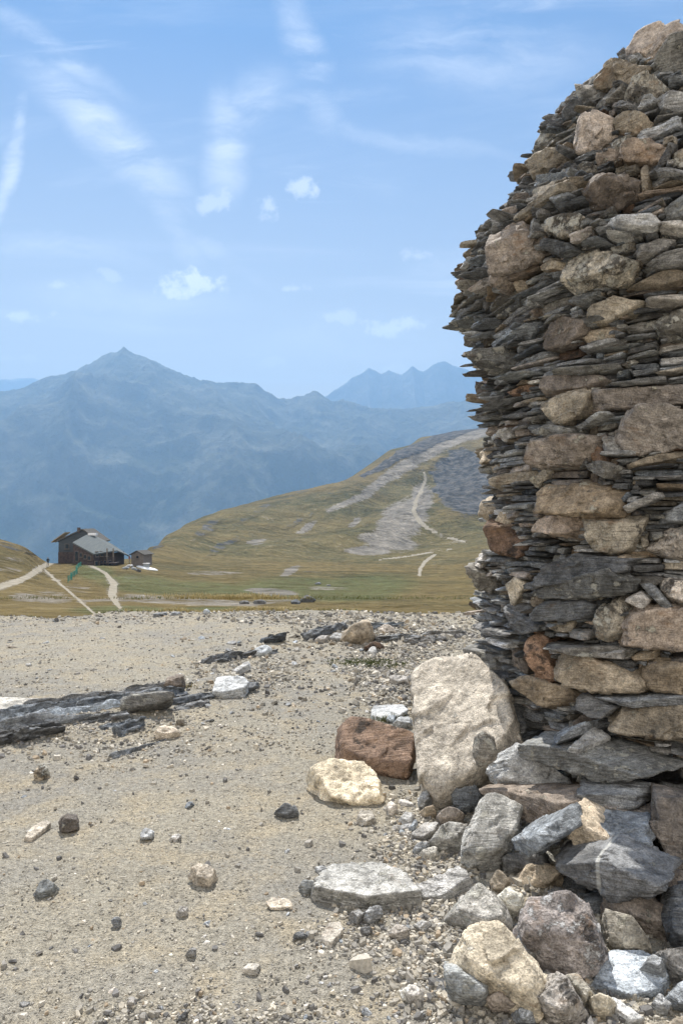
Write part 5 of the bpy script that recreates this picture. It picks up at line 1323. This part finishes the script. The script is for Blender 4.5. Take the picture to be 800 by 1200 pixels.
def person(name, loc, h, face, label, jacket, trousers, hair, stride=.35, skin=(.45, .29, .2)):
    """one continuous walking figure"""
    J = {'pelvis': (0, 0, .53), 'belly': (0, 0, .61), 'chest': (0, .01, .74), 'neck': (0, .01, .83), 'head': (0, -.01, .90), 'top': (0, 0, .96),
         'hipl': (-.05, 0, .51), 'kneel': (-.055, -stride*.30, .28), 'anklel': (-.055, -stride*.34, .045), 'toel': (-.06, -stride*.34-.075, .02),
         'hipr': (.05, 0, .51), 'kneer': (.055, stride*.05, .27), 'ankler': (.055, stride*.42, .07), 'toer': (.06, stride*.42-.06, .02),
         'shl': (-.10, .01, .80), 'ell': (-.135, .07, .65), 'wrl': (-.13, .0, .53), 'hal': (-.125, -.02, .48),
         'shr': (.10, .01, .80), 'elr': (.135, .0, .64), 'wrr': (.13, -.10, .56), 'har': (.125, -.13, .53)}
    Rr = {'pelvis': .075, 'belly': .07, 'chest': .08, 'neck': .03, 'head': .052, 'top': .04, 'hipl': .05, 'kneel': .034, 'anklel': .022, 'toel': .018, 'hipr': .05, 'kneer': .034, 'ankler': .022, 'toer': .018,
          'shl': .038, 'ell': .026, 'wrl': .018, 'hal': .02, 'shr': .038, 'elr': .026, 'wrr': .018, 'har': .02}
    E = [('pelvis', 'belly'), ('belly', 'chest'), ('chest', 'neck'), ('neck', 'head'), ('head', 'top'), ('pelvis', 'hipl'), ('hipl', 'kneel'), ('kneel', 'anklel'), ('anklel', 'toel'), ('pelvis', 'hipr'), ('hipr', 'kneer'), ('kneer', 'ankler'), ('ankler', 'toer'), ('chest', 'shl'), ('shl', 'ell'), ('ell', 'wrl'), ('wrl', 'hal'), ('chest', 'shr'), ('shr', 'elr'), ('elr', 'wrr'), ('wrr', 'har')]
    ks = list(J); me = bpy.data.meshes.new(name)
    me.from_pydata([tuple(np.array(J[k])*h) for k in ks], [(ks.index(a), ks.index(b)) for a, b in E], [])
    o = bpy.data.objects.new(name, me); COL.objects.link(o)
    md = o.modifiers.new('skin', 'SKIN')
    for i, k in enumerate(ks): me.skin_vertices[0].data[i].radius = (Rr[k]*h, Rr[k]*h*.85)
    me.skin_vertices[0].data[0].use_root = True
    sb = o.modifiers.new('sub', 'SUBSURF'); sb.levels = 2; sb.render_levels = 2
    dg = bpy.context.evaluated_depsgraph_get(); m2 = bpy.data.meshes.new_from_object(o.evaluated_get(dg)); o.modifiers.clear(); o.data = m2
    m2.materials.clear()
    for nm, c in (('trousers', trousers), ('jacket', jacket), ('skin', skin), ('hair', hair), ('boots', (.05, .04, .035))): m2.materials.append(simple_mat(name+'_'+nm, c, tuple(np.array(c)*.8), 20, .8, .005))
    for p in m2.polygons:
        c = p.center/h
        p.material_index = 4 if c.z < .06 else 0 if c.z < .52 and abs(c.x) < .11 else 2 if (c.z < .54 and abs(c.x) > .105) else 1 if c.z < .845 else (3 if (c.z > .93 or c.y > .015) else 2)
        p.use_smooth = True
    o.location = loc; o.rotation_euler = (0, 0, face)
    tag(o, label, 'person'); return o

def build_hut():
    wood = simple_mat('dark_timber', (.035, .03, .03), (.075, .055, .045), 2.2, .8, .05, stretch=(4, 4, .4))
    woodblue = simple_mat('weathered_timber', (.05, .06, .07), (.09, .10, .11), 1.5, .8, .05, stretch=(.5, .5, 5))
    stone = simple_mat('hut_masonry', (.12, .09, .08), (.06, .05, .05), 2.5, .9, .1)
    roof = simple_mat('grey_sheet_roof', (.12, .135, .14), (.15, .165, .165), .8, 1.0, .03, stretch=(5, .5, .5))
    roof2 = simple_mat('slate_roof', (.09, .088, .085), (.13, .125, .115), 2, 1.0, .05)
    glass = simple_mat('dark_glass', (.02, .03, .04), (.04, .05, .06), 2, .15, 0)
    frame = simple_mat('window_frame', (.16, .13, .11), (.2, .17, .14), 3, .7, .01)
    white = simple_mat('white_metal', (.75, .77, .8), (.8, .8, .82), 3, .4, .01)
    base = hat(98, 138); px = 138/F
    def at(x, y, Y=138): return np.array([(x-400)/F*Y, Y, EYE+(HY-y)/F*Y])
    root = empty('mountain_hut', hat(98, 138), 'large dark timber mountain hut with grey roofs on the far saddle at the left', 'hut')
    # rear wing, gable towards us
    zb = at(75, 657)[2]
    A0 = at(88, 657, 143)
    M = Mat4((A0[0]+.2, 147.5, zb-.2), math.radians(6))
    building(root, M, 7.4, 9, 3.7, 2.15, .35, woodblue, roof2, glass, frame, skew=.8, base_h=1.6, basem=stone,
             openings=[('front', -2.1, 2.7, .8, 1.0, 'window'), ('front', .4, 3.2, .8, 1.1, 'window'), ('front', 1.6, 4.3, .7, .8, 'window'), ('left', 0, 2.6, .9, 1.0, 'window'), ('left', -2.6, 2.6, .9, 1.0, 'window'), ('front', 2.3, 1.2, .9, 1.9, 'door')])
    # front wing under one big roof plane that falls towards us; corners as seen
    P4, P3, P2, P1 = at(85, 637, 136), at(110, 650.5, 133), at(139, 638, 138), at(105, 626, 144)
    n = np.cross(P3-P4, P1-P4); n /= np.linalg.norm(n); n = n if n[2] > 0 else -n
    P2 = P2-n*((P2-P4)@n)
    Poly().solid([P4, P3, P2, P1], n*.25).build('big_roof', roof, root, loc=P3)
    back = P1+(P2-P1)*.5+np.array([1.2, 6, -1.8])
    B1 = P1+np.array([2.5, 5, -2.2]); B2 = P2+np.array([1.0, 4.5, -1.2])
    n2 = np.cross(P2-P1, B2-P1); n2 /= np.linalg.norm(n2); n2 = n2 if n2[2] > 0 else -n2; B1 = B1-n2*((B1-P1)@n2)
    Poly().solid([P1+n*.0, P2, B2, B1], n2*.22).build('rear_roof', roof, root, loc=P1)
    # walls below it
    def wallq(a, b_, top_a, top_b, zlow, name, mat, th=(0, .25, 0)):
        return Poly().solid([(a[0], a[1], zlow), (b_[0], b_[1], zlow), (b_[0], b_[1], top_b), (a[0], a[1], top_a)], th).build(name, mat, root, loc=(a[0], a[1], zlow))
    zl = zb-2.2
    ins = .10
    c = (P1+P2+P3+P4)/4
    q = lambda P, k=.10: P+(c-P)*k
    def zr(x, y): return P4[2]-((x-P4[0])*n[0]+(y-P4[1])*n[1])/n[2]-.02
    a, b_, d_ = q(P4, .04), q(P3), q(P2, .16)
    wallq(a, b_, zr(*a[:2]), zr(*b_[:2]), zl, 'side_wall', stone)
    wallq(b_, d_, zr(*b_[:2]), zr(*d_[:2]), zl, 'gable_wall', wood)
    e = d_+np.array([.3, 6, 0]); Poly().solid([(d_[0], d_[1], zl), (e[0], e[1], zl), (e[0], e[1], e[2]-.4), (d_[0], d_[1], d_[2]-.4)], (-.25, 0, 0)).build('end_wall', wood, root, loc=tuple(e))
    # openings in both walls
    def opening(P, Q, k, z, w, h, kind='window'):
        d = Q-P; d[2] = 0; L = np.linalg.norm(d); u = d/L; nn = np.array([u[1], -u[0], 0]); nn = nn if nn[1] < 0 else -nn
        cc = np.array([P[0], P[1], 0])+d*k+np.array([0, 0, z]); an = math.atan2(u[1], u[0])
        f = Poly().box(cc+nn*.05, (w, .16, h), an).build('window' if kind == 'window' else 'door', frame, root, loc=cc)
        Poly().box(cc+nn*.14, (w-.18, .05, h-.18), an).build('pane' if kind == 'window' else 'door_panel', glass, f, loc=cc)
        if kind == 'window': Poly().box(cc+nn*.16+np.array([0, 0, -h/2-.04]), (w+.2, .2, .07), an).build('sill', frame, f, loc=cc)
    opening(a, b_, .20, zb+.95, .9, 1.9, 'door'); opening(a, b_, .42, zb+1.2, .7, .8); opening(a, b_, .62, zb+.9, .8, .8); opening(a, b_, .82, zb+.7, .8, .8)
    for k in (.15, .38, .62): opening(b_, d_, k, zb+1.4, .8, 1.0)
    for k in (.12, .34, .56, .80): opening(b_, d_, k, zb-.6, .8, 1.5)
    # terrace under the right corner
    T = at(128, 658, 136)
    T = np.array([T[0]-1.3, 136.2, zb-.3])
    Poly().box(T+np.array([.6, 0, 0]), (4.4, 3, .16)).build('terrace_floor', wood, root, loc=T)
    for k in range(4): Poly().box(T+np.array([-1.4+k*1.35, -1.3, -.9]), (.16, .16, 1.8)).build('terrace_post', wood, root, loc=T+np.array([-1.4+k*1.35, -1.3, -.9]))
    for xx in (1.25, 2.4): Poly().box(T+np.array([xx, -1.2, 1.35]), (.18, .18, 2.7)).build('roof_post', frame, root, loc=T+np.array([xx, -1.2, 1.35]))
    rl = Poly()
    for z_ in (.45, .75, 1.0): rl.box(T+np.array([.6, -1.42, z_]), (4.4, .06, .07))
    for k in range(9): rl.box(T+np.array([-1.5+k*.53, -1.42, .5]), (.05, .05, 1.0))
    rl.build('railing', wood, root, loc=T)
    S = at(109, 627, 143); Poly().box(S+np.array([0, 0, .15]), (1.5, 1.2, .42)).build('solar_box', white, root, loc=S)
    S = at(92, 623, 143); Poly().box(S+np.array([.1, 0, .3]), (.5, .5, 1.0)).build('chimney', stone, root, loc=S)
    # leaning shed roof at the far left
    S = at(69, 630, 147); Poly().solid([S+np.array([-1.5, 0, -1]), S+np.array([1.2, 0, .9]), S+np.array([1.2, 3, .9]), S+np.array([-1.5, 3, -1])], (0, 0, .18)).build('rear_eave', simple_mat('bare_boards', (.3, .24, .16), (.35, .3, .2)), root, loc=S)
    # small stone hut
    h2 = hat(163, 141); r2 = empty('small_hut', h2, 'little stone hut with a shallow gable roof right of the big hut', 'hut')
    z2 = at(163, 657.5, 141)[2]
    h2r = simple_mat('small_hut_wall', (.15, .13, .12), (.2, .18, .16), 2)
    building(r2, Mat4((at(163, 657, 141)[0], 143, z2), math.radians(-14)), 2.5, 3.4, 1.25, .62, .3, h2r, roof2, glass, frame, roof_t=.12, openings=[('front', .1, .75, .6, .6, 'window')])
    # person on the path, one by the small hut
    p = hpt(56.5, 664.5, 60); person('person', p, 1.75, 0.2, 'walker in dark clothes on the pale path left of the mountain hut', (.025, .028, .035), (.03, .03, .035), (.03, .02, .015))
    p = hpt(152, 660, 60); person('person', p, 1.65, 1.1, 'person in a reddish top standing left of the small stone hut', (.28, .10, .08), (.3, .28, .26), (.05, .03, .02), stride=.08)
    # green netting fence
    A_, B_ = hpt(80, 683, 60), hpt(94, 664, 60)
    rf = empty('netting_fence', A_, 'teal green netting fence on posts below the mountain hut', 'fence')
    teal = simple_mat('teal_net', (.02, .20, .16), (.04, .28, .22), 5)
    post = simple_mat('teal_post', (.03, .16, .13), (.04, .2, .16), 5)
    K = 8; Pk = []
    for k in range(K):
        q_ = A_+(B_-A_)*k/(K-1)+np.array([.25*math.sin(k*2.1), 0, 0]); q_[2] = hz(q_[0]/q_[1], q_[1]); Pk.append(q_)
        Poly().box(q_+np.array([0, 0, .35]), (.07, .07, 1.0)).build('post', post, rf, loc=q_)
    for k in range(K-1):
        a_, b2 = Pk[k], Pk[k+1]; net = Poly(); d = b2-a_
        for z_ in np.linspace(.15, .8, 5): net.solid([a_+np.array([0, 0, z_]), b2+np.array([0, 0, z_]), b2+np.array([0, 0, z_+.025]), a_+np.array([0, 0, z_+.025])], (.02, 0, 0))
        for t in np.linspace(.15, .85, 5): net.box(a_+d*t+np.array([0, 0, .47]), (.03, .03, .65))
        net.build('net_panel', teal, rf, loc=a_)
    # white tarpaulin with a grey box on it
    wp = hpt(172, 667, 60); z0 = wp[2]
    an = np.linspace(0, 2*math.pi, 28, endpoint=False); rr = np.random.default_rng(8)
    rings = []
    for k, (s_, hgt) in enumerate([(1, .02), (.96, .16), (.75, .30), (.4, .42), (.05, .45)]):
        rings.append(np.stack([wp[0]+np.cos(an)*2.0*s_*(1+.06*np.sin(an*5)), wp[1]+np.sin(an)*1.6*s_, np.full(28, z0+hgt)+rr.normal(0, .02, 28)*(k > 0)], -1))
    V = np.concatenate(rings); Q = [(k*28+i, k*28+(i+1) % 28, (k+1)*28+(i+1) % 28, (k+1)*28+i) for k in range(4) for i in range(28)]
    # let the rim follow the slope
    V[:, 2] += np.array([hz(v[0]/v[1], v[1]) for v in V])-z0
    tp = link_mesh('white_tarpaulin', V, [4]*len(Q), np.array(Q).ravel(), simple_mat('tarpaulin', (.72, .74, .76), (.8, .8, .8), 2, .5, .05), loc=wp)
    tag(tp, 'white tarpaulin spread over a low mound on the grass right of the small hut', 'tarpaulin')
    bx = Poly().box(wp+np.array([0, -.1, .72]), (1.0, .8, .6)).build('covered_crate', simple_mat('grey_crate', (.22, .24, .27), (.3, .32, .34), 3), None, loc=wp+np.array([0, -.1, .42]))
    tag(bx, 'grey crate with a white lid standing on the white tarpaulin', 'crate')
    Poly().box(wp+np.array([0, -.1, 1.09]), (1.15, .95, .14)).build('lid', white, bx, loc=wp+np.array([0, -.1, 1.02]))
    # boulders in the meadow
    k = 0
    for (px_, py_, w_, h_, kd, mu, lb) in [(a[0], a[1], a[2]*.5, a[3]*.5, *a[4:]) if a[1] < 690 else a for a in [(147, 667, 1.1, .6, 'slate', 1.5, 'grey boulder left of the white tarpaulin, leftmost of its heap'), (152, 665, 1.3, .8, 'slate', 1.7, 'largest grey boulder of the heap beside the white tarpaulin'), (157, 668, 1.0, .6, 'slate', 1.3, 'grey boulder nearest the white tarpaulin in the heap'), (162, 670, .9, .7, 'slate', .5, 'single dark boulder on the grass below the small hut'),
                                           (360, 706, .75, .42, 'slate', .45, 'big dark boulder right of the pale gravel flat'), (346, 708, .5, .22, 'slate', .55, 'low dark boulder at the right tip of the pale gravel flat'), (304, 708, .55, .26, 'slate', .55, 'dark boulder just beyond the rim of the plateau'), (286, 708, .45, .2, 'slate', .6, 'small dark boulder left of the one beyond the rim'), (372, 685, 1.1, .5, 'slate', .6, 'dark boulder on the brown hummock'), (385, 687, .9, .4, 'slate', .7, 'dark boulder right of the brown hummock'),
                                           (187, 716, .11, .045, 'slate', 1.2, 'flat grey stone on the left part of the rim'), (205, 715, .10, .04, 'slate', 1.3, 'flat grey stone beside the dry grass'), (242, 714, .06, .06, 'white', .9, 'white stone in the dry grass on the rim')]]:
        k += 1; rr = np.random.default_rng(700+k)
        if py_ > 712: P = gpt(px_, py_+6)
        else: P = hpt(px_, py_, 20)
        an_ = np.linspace(0, 2*math.pi, 8, endpoint=False)
        poly = [(math.cos(t)*w_*rr.uniform(.8, 1.1), math.sin(t)*h_*rr.uniform(.8, 1.1)) for t in an_]
        V, Q, cc = stone_geo(poly, w_*.6, w_*.6, 14, rr, amp=.12, cuts=5)
        X = P+np.stack([V[:, 0], -V[:, 2], V[:, 1]+h_*.45], -1)
        tint = shade_tint(kd, rr, mu, .1)
        o = link_mesh('boulder', X, np.full(len(Q), 4), Q.ravel(), MAT[kd], None, P, True, {'rc': make_rc(V, rr), 'tint': np.tile([*tint, 1], (len(V), 1))})
        tag(o, lb, 'boulder')

# ================================================================== build everything
SKY_DUST, SKY_OZ, SKY_TINT, CLOUD, SUN_E, BACK_FILL = .6, 2.5, ((1.75, .84, .27), (.095, .21, .335)), (5.3, 5.0, 4.8), 4.5, (5.4, 5.1, 4.7)
def main():
    import time
    t = time.time()
    build_stone_mats()
    for f in (build_camera, build_sky, build_haze, build_ground, build_hillside, build_mountains, build_cairn, build_rocks, build_outcrop, build_loose, build_foot, build_gravel, build_grass, build_hut):
        f(); print(f.__name__, round(time.time()-t, 1))
    SC.view_settings.view_transform = 'Standard'; SC.view_settings.look = 'None'; SC.view_settings.exposure = EXPOSURE; SC.view_settings.gamma = 1
    cy = SC.cycles
    cy.use_denoising = True; cy.max_bounces = 6; cy.diffuse_bounces = 3; cy.glossy_bounces = 2; cy.volume_bounces = 2; cy.transmission_bounces = 2
EXPOSURE = 1.18
main()
